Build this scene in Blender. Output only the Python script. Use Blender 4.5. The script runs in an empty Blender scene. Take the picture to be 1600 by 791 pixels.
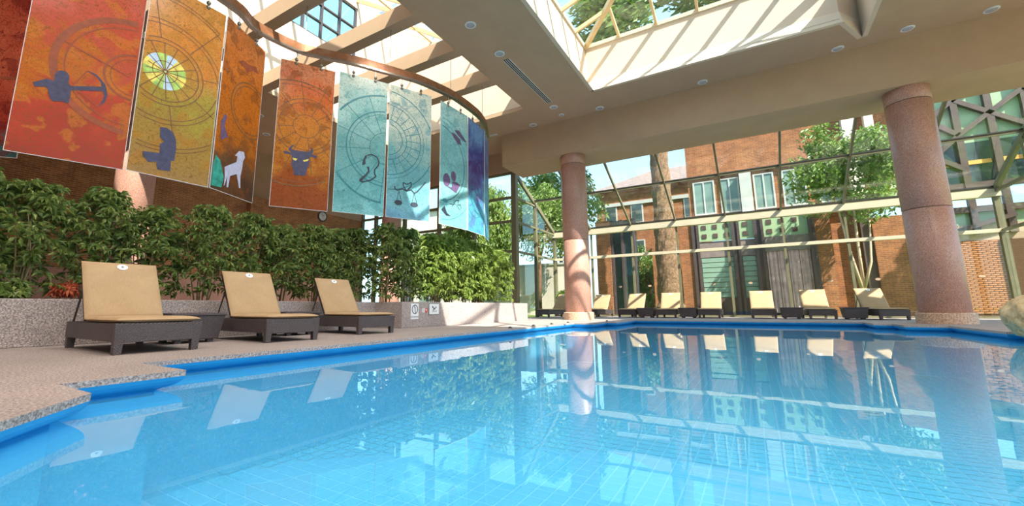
import bpy, math, random
from mathutils import Vector, Matrix
from mathutils.geometry import tessellate_polygon

random.seed(11)
scene = bpy.context.scene
col = scene.collection
PI = math.pi

# ------------------------------------------------------------------ camera
EYE = 0.5
pitch, roll, yaw = math.radians(9.55), math.radians(-0.30), math.radians(31.61)
fw = Vector((-math.sin(yaw)*math.cos(pitch), math.cos(yaw)*math.cos(pitch), math.sin(pitch)))
r0 = Vector((math.cos(yaw), math.sin(yaw), 0)); u0 = r0.cross(fw)
rt = r0*math.cos(roll) + u0*math.sin(roll); up = u0*math.cos(roll) - r0*math.sin(roll)
cd = bpy.data.cameras.new('camera'); cam = bpy.data.objects.new('camera', cd); col.objects.link(cam)
cd.sensor_fit = 'HORIZONTAL'; cd.sensor_width = 36.0; cd.lens = 664.2/1600*36
cd.shift_x = (800-765.2)/1600; cd.shift_y = (368.8-395.5)/1600
cd.clip_start = 0.05; cd.clip_end = 600
cam.matrix_world = Matrix(((rt.x, up.x, -fw.x, 0), (rt.y, up.y, -fw.y, 0), (rt.z, up.z, -fw.z, EYE), (0, 0, 0, 1)))
scene.camera = cam

# ------------------------------------------------------------------ sky, sun, exposure
SUN = Vector((-0.76, 0.40, -1.0)).normalized()
w = bpy.data.worlds.new('sky'); scene.world = w; w.use_nodes = True
nt = w.node_tree; nt.nodes.clear()
sky = nt.nodes.new('ShaderNodeTexSky'); sky.sky_type = 'NISHITA'; sky.sun_disc = False
sky.sun_elevation = math.asin(-SUN.z); sky.sun_rotation = math.atan2(-SUN.x, -SUN.y)
sky.air_density = 1.0; sky.dust_density = 1.5; sky.ozone_density = 1.0
hz = nt.nodes.new('ShaderNodeMix'); hz.data_type = 'RGBA'; hz.inputs[0].default_value = 0.7
hz.inputs[7].default_value = (1.05, 2.0, 2.6, 1)
nt.links.new(sky.outputs[0], hz.inputs[6])
bg = nt.nodes.new('ShaderNodeBackground'); bg.inputs[1].default_value = 0.37
nt.links.new(hz.outputs[2], bg.inputs[0])
wo = nt.nodes.new('ShaderNodeOutputWorld'); nt.links.new(bg.outputs[0], wo.inputs[0])
sl = bpy.data.lights.new('sun', 'SUN'); sl.energy = 8.4; sl.angle = math.radians(0.53); sl.color = (1.0, 0.93, 0.82)
so = bpy.data.objects.new('sun', sl); col.objects.link(so); so.location = (30, -15, 40)
so.rotation_euler = SUN.to_track_quat('-Z', 'Y').to_euler()
vs = scene.view_settings
vs.view_transform = 'Standard'; vs.look = 'None'; vs.gamma = 1.0; vs.exposure = 0.95; vs.use_curve_mapping = False

# ------------------------------------------------------------------ mesh helpers
class MB:
    def __init__(s): s.v = []; s.f = []
    def add(s, vs, fs):
        n = len(s.v); s.v += [tuple(p) for p in vs]; s.f += [tuple(i+n for i in f) for f in fs]; return s
    def box(s, x0, x1, y0, y1, z0, z1):
        return s.add([(x0,y0,z0),(x1,y0,z0),(x1,y1,z0),(x0,y1,z0),(x0,y0,z1),(x1,y0,z1),(x1,y1,z1),(x0,y1,z1)],
                     [(3,2,1,0),(4,5,6,7),(0,1,5,4),(1,2,6,5),(2,3,7,6),(3,0,4,7)])
    def bar(s, p0, p1, w, h, upv=(0,0,1)):
        a, b = Vector(p0), Vector(p1); d = (b-a).normalized(); u = Vector(upv)
        sd = d.cross(u).normalized(); u = sd.cross(d)
        vs = [p + sd*(w/2*i) + u*(h/2*j) for p in (a, b) for i, j in ((-1,-1),(1,-1),(1,1),(-1,1))]
        return s.add(vs, [(0,1,2,3),(7,6,5,4),(4,5,1,0),(5,6,2,1),(6,7,3,2),(7,4,0,3)])
    def prism(s, poly, z0, z1):
        n = len(poly)
        vs = [(x,y,z0) for x,y in poly] + [(x,y,z1) for x,y in poly]
        fs = [tuple(reversed(range(n))), tuple(range(n,2*n))] + [(i,(i+1)%n,n+(i+1)%n,n+i) for i in range(n)]
        return s.add(vs, fs)
    def solid(s, pts, nrm, t):
        """flat polygon given a thickness t along nrm (both ways)"""
        n = len(pts); nv = Vector(nrm).normalized()*(t/2)
        vs = [Vector(p)-nv for p in pts] + [Vector(p)+nv for p in pts]
        fs = [tuple(reversed(range(n))), tuple(range(n,2*n))] + [(i,(i+1)%n,n+(i+1)%n,n+i) for i in range(n)]
        return s.add(vs, fs)
    def tube(s, pts, r, n=8):
        pts = [Vector(p) for p in pts]; m = len(pts); vs = []; rs = r if isinstance(r, (list,tuple)) else [r]*m
        for i, p in enumerate(pts):
            d = (pts[min(i+1,m-1)]-pts[max(i-1,0)]).normalized()
            a = d.cross(Vector((0,0,1))); a = a.normalized() if a.length > 1e-4 else Vector((1,0,0)); b = d.cross(a)
            vs += [p + (a*math.cos(2*PI*k/n) + b*math.sin(2*PI*k/n))*rs[i] for k in range(n)]
        fs = [(i*n+k, i*n+(k+1)%n, (i+1)*n+(k+1)%n, (i+1)*n+k) for i in range(m-1) for k in range(n)]
        fs += [tuple(reversed(range(n))), tuple(range((m-1)*n, m*n))]
        return s.add(vs, fs)
    def lathe(s, prof, n=32, c=(0,0)):
        vs = []; m = len(prof)
        for r, z in prof: vs += [(c[0]+r*math.cos(2*PI*k/n), c[1]+r*math.sin(2*PI*k/n), z) for k in range(n)]
        fs = [(i*n+k, i*n+(k+1)%n, (i+1)*n+(k+1)%n, (i+1)*n+k) for i in range(m-1) for k in range(n)]
        fs += [tuple(reversed(range(n))), tuple(range((m-1)*n, m*n))]
        return s.add(vs, fs)
    def mesh(s, name, mat, smooth=False):
        me = bpy.data.meshes.new(name); me.from_pydata(s.v, [], s.f); me.materials.append(mat)
        if smooth: me.polygons.foreach_set('use_smooth', [True]*len(me.polygons))
        me.update(); return me
    def build(s, name, mat, parent=None, smooth=False, loc=None, bevel=0):
        o = bpy.data.objects.new(name, s.mesh(name, mat, smooth)); col.objects.link(o)
        if parent: o.parent = parent
        if loc: o.location = loc
        if bevel:
            b = o.modifiers.new('bevel', 'BEVEL'); b.width = bevel; b.segments = 2; b.limit_method = 'ANGLE'
        return o

def inst(name, me, parent=None, loc=(0,0,0), rot=(0,0,0), sc=(1,1,1)):
    o = bpy.data.objects.new(name, me); col.objects.link(o); o.parent = parent
    o.location = loc; o.rotation_euler = rot; o.scale = sc; return o
def tag(o, label=None, cat=None, group=None, kind=None):
    if label: o['label'] = label
    if cat: o['category'] = cat
    if group: o['group'] = group
    if kind: o['kind'] = kind
    return o
def thing(name, label, cat, loc=(0,0,0), rz=0, group=None):
    o = bpy.data.objects.new(name, None); col.objects.link(o); o.location = loc; o.rotation_euler = (0,0,rz)
    o.empty_display_size = 0.2
    return tag(o, label, cat, group)
def struct(name, o=None):
    if o is None:
        o = bpy.data.objects.new(name, None); col.objects.link(o)
    o['kind'] = 'structure'; return o
def kids(o): return [c for c in col.objects if c.parent == o]
def copy_tree(o, parent=None, tree=None):
    if tree is None:
        tree = {}
        for c in col.objects: tree.setdefault(c.parent.name if c.parent else '', []).append(c)
    c = o.copy(); col.objects.link(c); c.parent = parent
    for ch in tree.get(o.name, []): copy_tree(ch, c, tree)
    return c

# ------------------------------------------------------------------ materials
def newmat(name):
    m = bpy.data.materials.new(name); m.use_nodes = True; n = m.node_tree; n.nodes.clear()
    out = n.nodes.new('ShaderNodeOutputMaterial'); return m, n, out
def N(n, t, **kw):
    x = n.nodes.new(t)
    for k, v in kw.items(): setattr(x, k, v)
    return x
def coords(n, kind='Object', scale=None):
    tc = N(n, 'ShaderNodeTexCoord')
    if scale is None: return tc.outputs[kind]
    mp = N(n, 'ShaderNodeMapping'); mp.inputs['Scale'].default_value = scale
    n.links.new(tc.outputs[kind], mp.inputs[0]); return mp.outputs[0]
def ramp(n, fac, stops, interp='LINEAR'):
    r = N(n, 'ShaderNodeValToRGB'); r.color_ramp.interpolation = interp
    el = r.color_ramp.elements
    while len(el) < len(stops): el.new(0.5)
    for e, (p, c) in zip(el, stops): e.position = p; e.color = (*c[:3], 1)
    n.links.new(fac, r.inputs[0]); return r.outputs[0]
def noise(n, vec, scale, detail=3, rough=0.6, dist=0):
    x = N(n, 'ShaderNodeTexNoise'); x.inputs['Scale'].default_value = scale; x.inputs['Detail'].default_value = detail
    x.inputs['Roughness'].default_value = rough; x.inputs['Distortion'].default_value = dist
    if vec is not None: n.links.new(vec, x.inputs[0])
    return x.outputs[0]
def mixc(n, a, b, fac, mode='MIX'):
    x = N(n, 'ShaderNodeMix', data_type='RGBA', blend_type=mode)
    for sock, v in ((x.inputs[0], fac), (x.inputs[6], a), (x.inputs[7], b)):
        if hasattr(v, 'is_output'): n.links.new(v, sock)
        elif isinstance(v, (int, float)): sock.default_value = v
        else: sock.default_value = (*v[:3], 1)
    return x.outputs[2]
def bump(n, h, strength=0.3, dist=0.01):
    b = N(n, 'ShaderNodeBump'); b.inputs['Strength'].default_value = strength; b.inputs['Distance'].default_value = dist
    n.links.new(h, b.inputs['Height']); return b.outputs[0]
def pbr(n, out, colr, rough=0.6, metal=0, nrm=None, spec=0.5, link=True):
    p = N(n, 'ShaderNodeBsdfPrincipled')
    if hasattr(colr, 'is_output'): n.links.new(colr, p.inputs['Base Color'])
    else: p.inputs['Base Color'].default_value = (*colr, 1)
    p.inputs['Roughness'].default_value = rough; p.inputs['Metallic'].default_value = metal
    p.inputs['Specular IOR Level'].default_value = spec
    if nrm is not None: n.links.new(nrm, p.inputs['Normal'])
    if link: n.links.new(p.outputs[0], out.inputs[0])
    return p.outputs[0]
M = {}
def plain(name, c, rough=0.6, metal=0, var=0.12, scale=6, spec=0.5):
    m, n, out = newmat(name); v = coords(n)
    f = noise(n, v, scale, 4)
    d = tuple(x*(1-var) for x in c); l = tuple(min(1, x*(1+var)) for x in c)
    pbr(n, out, ramp(n, f, [(0.3, d), (0.7, l)]), rough, metal, None, spec); M[name] = m; return m
def granite(name, stops, scale=60, rough=0.55, big=0.12):
    m, n, out = newmat(name); v = coords(n)
    f = noise(n, v, scale, 2, 0.8); c = ramp(n, f, stops)
    g = noise(n, v, 0.9, 3); c = mixc(n, c, ramp(n, g, [(0.3, (1-big,)*3), (0.7, (1+big,)*3)]), 1.0, 'MULTIPLY')
    pbr(n, out, c, rough, 0, bump(n, f, 0.1, 0.004)); M[name] = m
granite('deck_granite', [(0.32, (0.12,0.09,0.085)), (0.5, (0.33,0.265,0.25)), (0.68, (0.58,0.49,0.46))], 60, 0.6)
granite('planter_granite', [(0.32, (0.12,0.10,0.10)), (0.5, (0.34,0.28,0.27)), (0.68, (0.62,0.54,0.51))], 55, 0.55)
granite('pink_granite', [(0.30, (0.25,0.105,0.08)), (0.5, (0.46,0.235,0.175)), (0.70, (0.62,0.40,0.32))], 48, 0.38)
granite('plinth_granite', [(0.30, (0.25,0.14,0.09)), (0.5, (0.50,0.32,0.22)), (0.70, (0.72,0.55,0.42))], 30, 0.5)
granite('sandstone', [(0.25, (0.24,0.15,0.07)), (0.5, (0.56,0.40,0.21)), (0.75, (0.72,0.57,0.36))], 7, 0.85)
plain('tan_paint', (0.49,0.335,0.22), 0.75, 0, 0.05, 1.2, 0.2)
plain('cream_paint', (0.66,0.53,0.41), 0.8, 0, 0.04, 1.2, 0.2)
plain('bronze_frame', (0.17,0.155,0.09), 0.4, 0.0, 0.12, 3)
plain('skylight_frame', (0.62,0.44,0.22), 0.5, 0.0, 0.1, 3)
plain('gutter_paint', (0.58,0.50,0.36), 0.55, 0, 0.06, 2)
plain('gasket', (0.03,0.03,0.03), 0.5)
plain('dark_steel', (0.065,0.045,0.045), 0.45, 0, 0.2, 4)
plain('brown_timber', (0.085,0.05,0.04), 0.5, 0, 0.2, 4)
plain('white_plastic', (0.72,0.72,0.74), 0.4)
plain('lens_grey', (0.42,0.42,0.45), 0.25)
plain('slot_dark', (0.03,0.03,0.035), 0.5)
plain('sign_white', (0.82,0.83,0.86), 0.35, 0, 0.02)
plain('sign_black', (0.03,0.03,0.06), 0.4)
plain('sign_red', (0.65,0.06,0.03), 0.4)
plain('sign_grey', (0.22,0.22,0.22), 0.4)
plain('steel', (0.30,0.27,0.24), 0.3, 0.9)
plain('clock_black', (0.02,0.02,0.02), 0.35)
plain('soil', (0.07,0.045,0.03), 0.9, 0, 0.3, 12)
plain('bark', (0.15,0.085,0.045), 0.9, 0, 0.6, 9)
plain('pale_bark', (0.55,0.38,0.24), 0.8, 0, 0.2, 9)
plain('stem', (0.26,0.20,0.10), 0.8, 0, 0.3, 9)
plain('window_dark', (0.05,0.07,0.07), 0.08, 0, 0.3, 1)
plain('window_mint', (0.15,0.22,0.19), 0.12, 0, 0.3, 1)  # bluish-green reflection put into the pane colour
plain('blind_green', (0.20,0.31,0.24), 0.6, 0, 0.08, 3)
plain('pale_green_panel', (0.30,0.40,0.23), 0.5, 0, 0.1, 1)
plain('pink_curtain', (0.50,0.31,0.32), 0.7, 0, 0.3, 2.5)
plain('pale_stone', (0.42,0.42,0.39), 0.7, 0, 0.08, 2)
plain('roof_slate', (0.20,0.15,0.14), 0.8, 0, 0.2, 5)
plain('terracotta', (0.48,0.33,0.22), 0.8, 0, 0.15, 5)
plain('amber_strip', (0.85,0.36,0.08), 0.5, 0, 0.1, 4)
plain('white_render', (0.60,0.52,0.45), 0.8, 0, 0.05, 1.5)

def lawn():
    m, n, out = newmat('lawn'); v = coords(n); f = noise(n, v, 0.7, 6, 0.7)
    pbr(n, out, ramp(n, f, [(0.3,(0.05,0.11,0.012)),(0.5,(0.13,0.22,0.025)),(0.75,(0.22,0.30,0.05))]), 0.9, 0, bump(n, noise(n, v, 40, 3), 0.6, 0.05)); M['lawn'] = m
lawn()
def brickmat(name, c1, c2, mortar, sc, swap=None, size=(0.25, 0.075)):
    """swap: which axis runs along the wall ('x' or 'y')"""
    m, n, out = newmat(name); tc = N(n, 'ShaderNodeTexCoord'); sp = N(n, 'ShaderNodeSeparateXYZ'); cb = N(n, 'ShaderNodeCombineXYZ')
    n.links.new(tc.outputs['Object'], sp.inputs[0]); n.links.new(sp.outputs[0 if swap != 'y' else 1], cb.inputs[0]); n.links.new(sp.outputs[2], cb.inputs[1])
    b = N(n, 'ShaderNodeTexBrick'); b.inputs['Scale'].default_value = sc
    b.inputs['Color1'].default_value = (*c1,1); b.inputs['Color2'].default_value = (*c2,1); b.inputs['Mortar'].default_value = (*mortar,1)
    b.inputs['Brick Width'].default_value = size[0]; b.inputs['Row Height'].default_value = size[1]; b.inputs['Mortar Size'].default_value = 0.012
    n.links.new(cb.outputs[0], b.inputs[0])
    c = mixc(n, b.outputs[0], ramp(n, noise(n, cb.outputs[0], 2.2, 4), [(0.3,(0.75,)*3),(0.7,(1.25,)*3)]), 1.0, 'MULTIPLY')
    pbr(n, out, c, 0.9, 0, bump(n, b.outputs[1], -0.4, 0.01)); M[name] = m
brickmat('brick_inside', (0.42,0.16,0.05), (0.28,0.10,0.035), (0.40,0.26,0.15), 1.0, 'y')
brickmat('brick_far', (0.30,0.092,0.026), (0.20,0.058,0.017), (0.27,0.155,0.085), 1.0, 'x', (0.30, 0.10))
plain('brick_face', (0.40,0.155,0.06), 0.9, 0, 0.35, 7)
plain('mortar', (0.12,0.06,0.03), 0.95)

def schlick(n, f0):
    lw = N(n, 'ShaderNodeLayerWeight'); lw.inputs[0].default_value = 0.5
    p = N(n, 'ShaderNodeMath', operation='POWER'); n.links.new(lw.outputs['Facing'], p.inputs[0]); p.inputs[1].default_value = 5
    a = N(n, 'ShaderNodeMath', operation='MULTIPLY_ADD'); n.links.new(p.outputs[0], a.inputs[0]); a.inputs[1].default_value = 1-f0; a.inputs[2].default_value = f0
    return a.outputs[0]
def glass(name, tint=(0.95,0.98,0.97), f0=0.035, rough=0.0):
    m, n, out = newmat(name); t = N(n, 'ShaderNodeBsdfTransparent'); t.inputs[0].default_value = (*tint,1)
    g = N(n, 'ShaderNodeBsdfGlossy'); g.inputs['Roughness'].default_value = rough; g.inputs[0].default_value = (0.9,0.95,0.95,1)
    mx = N(n, 'ShaderNodeMixShader'); n.links.new(schlick(n, f0), mx.inputs[0]); n.links.new(t.outputs[0], mx.inputs[1]); n.links.new(g.outputs[0], mx.inputs[2])
    n.links.new(mx.outputs[0], out.inputs[0]); M[name] = m
glass('glass'); glass('glass_tint', (0.86,0.94,0.93), 0.05)

def water():
    m, n, out = newmat('water'); v = coords(n)
    h = noise(n, v, 1.6, 3, 0.5); nr = bump(n, h, 0.05, 0.02)
    t = N(n, 'ShaderNodeBsdfTransparent'); t.inputs[0].default_value = (0.82,0.96,1.0,1)
    df = N(n, 'ShaderNodeBsdfDiffuse'); df.inputs[0].default_value = (0.13,0.62,0.95,1)
    md = N(n, 'ShaderNodeMixShader'); md.inputs[0].default_value = 0.30; n.links.new(t.outputs[0], md.inputs[1]); n.links.new(df.outputs[0], md.inputs[2])
    g = N(n, 'ShaderNodeBsdfGlossy'); g.inputs['Roughness'].default_value = 0.0; g.inputs[0].default_value = (0.90,0.97,1.0,1); n.links.new(nr, g.inputs['Normal'])
    f = N(n, 'ShaderNodeFresnel'); f.inputs[0].default_value = 1.36; n.links.new(nr, f.inputs['Normal'])
    mx = N(n, 'ShaderNodeMixShader'); n.links.new(f.outputs[0], mx.inputs[0]); n.links.new(md.outputs[0], mx.inputs[1]); n.links.new(g.outputs[0], mx.inputs[2])
    n.links.new(mx.outputs[0], out.inputs[0]); M['water'] = m
water()
def tilemat(name, a, b, rough=0.25):
    m, n, out = newmat(name); v = coords(n); oi = N(n, 'ShaderNodeObjectInfo')
    f = noise(n, v, 1.1, 4)
    pbr(n, out, ramp(n, f, [(0.25, a), (0.75, b)]), rough); M[name] = m
tilemat('pool_tile', (0.16,0.66,0.95), (0.21,0.73,1.0))
tilemat('pool_grout', (0.32,0.74,1.0), (0.38,0.78,1.0), 0.7)
tilemat('pool_wall_tile', (0.16,0.62,0.95), (0.22,0.70,1.0))
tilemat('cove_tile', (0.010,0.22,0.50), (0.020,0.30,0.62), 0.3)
tilemat('aqua_tile', (0.30,0.72,0.82), (0.42,0.82,0.90), 0.3)

def wicker():
    m, n, out = newmat('wicker'); v = coords(n)
    mp = N(n, 'ShaderNodeMapping'); mp.inputs['Rotation'].default_value = (0.6,0.6,0.7); n.links.new(v, mp.inputs[0])
    wv = N(n, 'ShaderNodeTexWave'); wv.inputs['Scale'].default_value = 26; wv.inputs['Distortion'].default_value = 0.6; n.links.new(mp.outputs[0], wv.inputs[0])
    ch = noise(n, v, 90, 2)
    f = mixc(n, wv.outputs[0], ch, 0.45)
    pbr(n, out, ramp(n, f, [(0.30,(0.008,0.005,0.007)),(0.55,(0.045,0.031,0.036)),(0.82,(0.22,0.175,0.18))]), 0.45, 0, bump(n, f, 0.6, 0.006)); M['wicker'] = m
wicker()
def fabric():
    m, n, out = newmat('cushion'); v = coords(n)
    a = noise(n, coords(n, 'Object', (12, 260, 260)), 1.0, 2); b = noise(n, v, 3.0, 3)
    c = ramp(n, mixc(n, a, b, 0.35), [(0.3,(0.37,0.24,0.13)),(0.7,(0.50,0.345,0.205))])
    pbr(n, out, c, 0.85, 0, bump(n, a, 0.25, 0.002), 0.2); M['cushion'] = m
fabric()
def copper():
    m, n, out = newmat('copper'); v = coords(n); f = noise(n, v, 3.5, 6, 0.7)
    pbr(n, out, ramp(n, f, [(0.3,(0.20,0.075,0.035)),(0.55,(0.36,0.15,0.07)),(0.75,(0.42,0.24,0.17))]), 0.38, 0.35); M['copper'] = m
copper()
def leafmat(name, dark, mid, light, trans=0.35, scale=5.0):
    m, n, out = newmat(name); v = coords(n); oi = N(n, 'ShaderNodeObjectInfo')
    f = noise(n, v, scale, 3, 0.8)
    c = ramp(n, f, [(0.30, dark), (0.5, mid), (0.68, light)])
    p = pbr(n, out, c, 0.42, 0, None, 0.5, False)
    t = N(n, 'ShaderNodeBsdfTranslucent'); n.links.new(c, t.inputs[0])
    mx = N(n, 'ShaderNodeMixShader'); mx.inputs[0].default_value = trans
    n.links.new(p, mx.inputs[1]); n.links.new(t.outputs[0], mx.inputs[2]); n.links.new(mx.outputs[0], out.inputs[0]); M[name] = m
leafmat('shrub_leaf', (0.05,0.095,0.022), (0.15,0.23,0.05), (0.48,0.52,0.18), 0.3, 7.0)  # palest tone raised to stand in for highlights on the leaves
leafmat('bright_leaf', (0.10,0.17,0.03), (0.26,0.36,0.07), (0.50,0.58,0.20), 0.4, 6.0)
leafmat('tree_leaf', (0.05,0.10,0.015), (0.14,0.23,0.035), (0.30,0.38,0.10), 0.4, 1.2)
leafmat('dark_tree_leaf', (0.04,0.08,0.02), (0.11,0.19,0.04), (0.24,0.33,0.09), 0.35, 1.2)
leafmat('red_leaf', (0.30,0.05,0.03), (0.55,0.12,0.06), (0.75,0.30,0.14), 0.3, 9)

# ------------------------------------------------------------------ key dimensions
ZS = 8.28                       # soffit
YB0, YB1, ZB = 16.05, 18.10, 6.80    # downstand beam
YW, XL, XR = 23.0, -9.69, 8.0   # glazed end bay
ZG, KS = 4.75, 0.5              # gutter height and glazing slope
def zslope(y): return ZG + KS*(YW-y)

# ================================================================== STRUCTURE
POOL = [(4.8,-3.0),(4.8,12.0),(3.95,12.0),(3.95,14.8),(3.15,14.8),(3.15,15.9),(2.75,15.9),(2.75,17.3),
        (-4.0,17.3),(-4.0,14.6),(-4.35,14.6),(-4.35,13.2),(-4.98,13.2),(-4.98,1.8),(-4.08,1.8),(-4.08,1.03),(-3.48,1.03),(-2.88,0.5),(-2.88,-3.0)]
ROOM = [(-20.6,-8),(16,-8),(16,18.2),(8.15,18.2),(8.15,23.2),(-9.85,23.2),(-9.85,18.25),(-20.6,18.25)]
def offset(poly, d):
    out = []; n = len(poly)
    for i in range(n):
        p, q, r = Vector(poly[i-1]), Vector(poly[i]), Vector(poly[(i+1)%n])
        a = (q-p).normalized(); b = (r-q).normalized()
        n1 = Vector((a.y,-a.x)); n2 = Vector((b.y,-b.x))
        out.append(tuple(q + (n1+n2)*(d/(1+n1.dot(n2)))))
    return out
def flat(outer, holes, z, name, mat, parent=None, flip=False):
    loops = [outer]+holes
    tris = tessellate_polygon([[Vector((x,y,0)) for x,y in l] for l in loops])
    vs = [(x,y,z) for l in loops for x,y in l]
    fs = []
    for t in tris:
        a, b, c = (Vector(vs[i]) for i in t)
        fs.append(t if ((b-a).cross(c-a).z > 0) != flip else (t[0],t[2],t[1]))
    return MB().add(vs, fs).build(name, mat, parent)
def strip(prof, name, mat, parent=None, smooth=False):
    m = MB(); n = len(POOL)
    rings = [[(x,y,z) for x,y in offset(POOL, d)] for d, z in prof]
    for i in range(len(rings)-1):
        for k in range(n):
            j = (k+1) % n
            m.add([rings[i][k], rings[i][j], rings[i+1][j], rings[i+1][k]], [(0,1,2,3)])
    return m.build(name, mat, parent, smooth)

floor = struct('floor', flat(ROOM, [POOL], 0.0, 'floor', M['deck_granite']))
strip([(0,0),(0,-0.045),(0.09,-0.05)], 'coping_edge', M['deck_granite'], floor)
ZW, ZF = -0.15, -1.2
basin = struct('pool_basin', strip([(0.15,-0.18),(0.15,ZF)], 'pool_basin', M['pool_wall_tile']))
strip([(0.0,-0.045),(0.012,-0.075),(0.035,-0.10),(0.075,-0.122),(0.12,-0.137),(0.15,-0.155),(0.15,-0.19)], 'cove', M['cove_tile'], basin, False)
flat(offset(POOL,0.15), [], ZF, 'pool_floor', M['pool_grout'], basin)
wtr = flat(offset(POOL,0.145), [], ZW, 'pool_water', M['water'])
tag(wtr, 'still clear blue water filling the tiled pool', 'water', kind='stuff')
# pool floor tiles: the nearest 300 are single pieces, the rest one mesh
def inside(x, y, poly):
    c = False; n = len(poly)
    for i in range(n):
        (x1,y1),(x2,y2) = poly[i], poly[(i+1)%n]
        if (y1 > y) != (y2 > y) and x < (x2-x1)*(y-y1)/(y2-y1)+x1: c = not c
    return c
TS = 0.17; cells = []
inner = offset(POOL, -0.08)
yy = -2.6
while yy < 17.2:
    xx = -4.9
    while xx < 4.7:
        if inside(xx, yy, inner): cells.append((xx, yy))
        xx += TS
    yy += TS
def seen(c):  # order by distance from the eye point, only tiles ahead of it
    d = Vector((c[0], c[1], ZF-EYE)); z = d.dot(fw)
    if z < 0.5: return 1e9
    px = 765 + 664*d.dot(rt)/z; py = 369 - 664*d.dot(up)/z
    return d.length if (-20 < px < 1620 and py < 800) else 1e9
cells.sort(key=seen)
h = TS/2-0.008
tme = MB().add([(-h,-h,0),(h,-h,0),(h,h,0),(-h,h,0),(-h+.004,-h+.004,0.006),(h-.004,-h+.004,0.006),(h-.004,h-.004,0.006),(-h+.004,h-.004,0.006)],
               [(4,5,6,7),(0,1,5,4),(1,2,6,5),(2,3,7,6),(3,0,4,7)]).mesh('tile', M['pool_tile'])
for x, y in cells[:300]: inst('tile', tme, basin, (x, y, ZF))
tm = MB()
for x, y in cells[300:]:
    tm.add([(x-h,y-h,ZF+.006),(x+h,y-h,ZF+.006),(x+h,y+h,ZF+.006),(x-h,y+h,ZF+.006)], [(0,1,2,3)])
tag(tm.build('tile_field', M['pool_tile'], basin), kind='stuff')

# ground outside
flat([(-90,-60),(70,-60),(70,160),(-90,160)], [ROOM], -0.06, 'lawn', M['lawn']); tag(bpy.data.objects['lawn'], 'bright green mown lawn around the glazed pool hall', 'lawn', kind='stuff')

# ceiling soffit (a slab with two skylight openings)
t = 0.16
XA0, XA1, YA0, YA1 = -14.45, -7.11, 1.6, 14.24      # left opening
XB0, XB1, YQ0, YQ1 = -4.29, 3.39, 6.0, 14.22        # right opening
LHOLE = [(XA0,YA0),(XA1,YA0),(XA1,YA1),(XA0,YA1)]
RHOLE = [(XB0,YQ0),(XB1,YQ0),(XB1,15.42),(2.8,YQ1),(XB0,YQ1)]
RH2 = [(XB0-.1,YQ0-.1),(XB1+.1,YQ0-.1),(XB1+.1,15.42),(XB1+.03,15.45),(2.74,YQ1+.1),(XB0-.1,YQ1+.1)]
SLAB = [(-20.6,-8),(16,-8),(16,YB1+0.15),(-20.6,YB1+0.15)]  # unseen right side extended to keep sun off the right column
ceil = struct('ceiling', flat(SLAB, [LHOLE, RH2], ZS, 'ceiling', M['tan_paint'], None, True))
flat(SLAB, [LHOLE, RH2], ZS+t, 'roof_deck', M['roof_slate'], ceil)
z5 = ZS+.006; m = MB(); m.box(XA0-.1,XA1+.1,YA0-.1,YA0-.001,z5,ZS+t-.01); m.box(XA0-.1,XA1+.1,YA1+.001,YA1+.1,z5,ZS+t-.01); m.box(XA0-.1,XA0-.001,YA0-.1,YA1+.1,z5,ZS+t-.01); m.box(XA1+.001,XA1+.1,YA0-.1,YA1+.1,z5,ZS+t-.01)
m.build('opening_edge', M['tan_paint'], ceil)
m = MB(); m.box(-20.6,16,-8.1,-8,ZS,ZS+t); m.box(16,16.1,-8.1,YB1+.15,ZS,ZS+t); m.build('roof_edge', M['tan_paint'], ceil)
wk_ = struct('added_wall_back', MB().box(-20.6,16,-8.35,-8.1,0,ZS).build('added_wall_back', M['tan_paint']))  # added unseen wall, keeps bright sky reflections out of the far glass
struct('trim_1', MB().box(-9.2, 16, YB0, YB1, ZB, ZS+0.1).build('trim_1', M['tan_paint']))            # downstand beam
struct('trim_2', MB().box(-20.6, -9.2, 17.95, 18.25, 7.22, ZS+0.1).build('trim_2', M['tan_paint']))    # lintel above the left glazing
# left light well: cross beams, tall wall, end wall, low side wall
for i, (y0, y1) in enumerate(((3.85,4.2),(5.80,6.12),(7.70,8.05),(9.57,9.94),(11.64,12.04))):
    struct('trim_%d' % (i+3), MB().box(XA0, XA1, y0, y1, ZS, ZS+0.5).build('trim_%d' % (i+3), M['tan_paint']))
ZT, ZLOW = 14.6, 9.7
wl = struct('wall_left_lightwell')
# the tall wall with an opening for a window
WY0, WY1, WZ0, WZ1 = 8.3, 11.9, 11.6, 14.2
m = MB()
m.box(XA0-0.2, XA0, YA0, YA1+0.2, ZS+t, WZ0); m.box(XA0-0.2, XA0, YA0, WY0, WZ0, ZT); m.box(XA0-0.2, XA0, WY1, YA1+0.2, WZ0, ZT); m.box(XA0-0.2, XA0, WY0, WY1, WZ1, ZT)
m.build('tall_wall', M['cream_paint'], wl)
e = MB(); e.solid([(XA0,YA1+0.1,ZS+t),(XA1,YA1+0.1,ZS+t),(XA1,YA1+0.1,ZLOW),(XA0,YA1+0.1,ZT)], (0,1,0), 0.2); e.build('end_wall', M['cream_paint'], wl)
e = MB(); e.solid([(XA0,YA0-0.1,ZS+t),(XA1,YA0-0.1,ZS+t),(XA1,YA0-0.1,ZLOW),(XA0,YA0-0.1,ZT)], (0,1,0), 0.2); e.build('end_wall', M['cream_paint'], wl)
MB().box(XA1, XA1+0.15, YA0-0.2, YA1+0.2, ZS+t-.01, ZLOW).build('side_wall', M['cream_paint'], wl)
wn = struct('window_8')
MB().box(XA0-0.12, XA0-0.09, WY0, WY1, WZ0, WZ1).build('pane', M['glass_tint'], wn)
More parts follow.
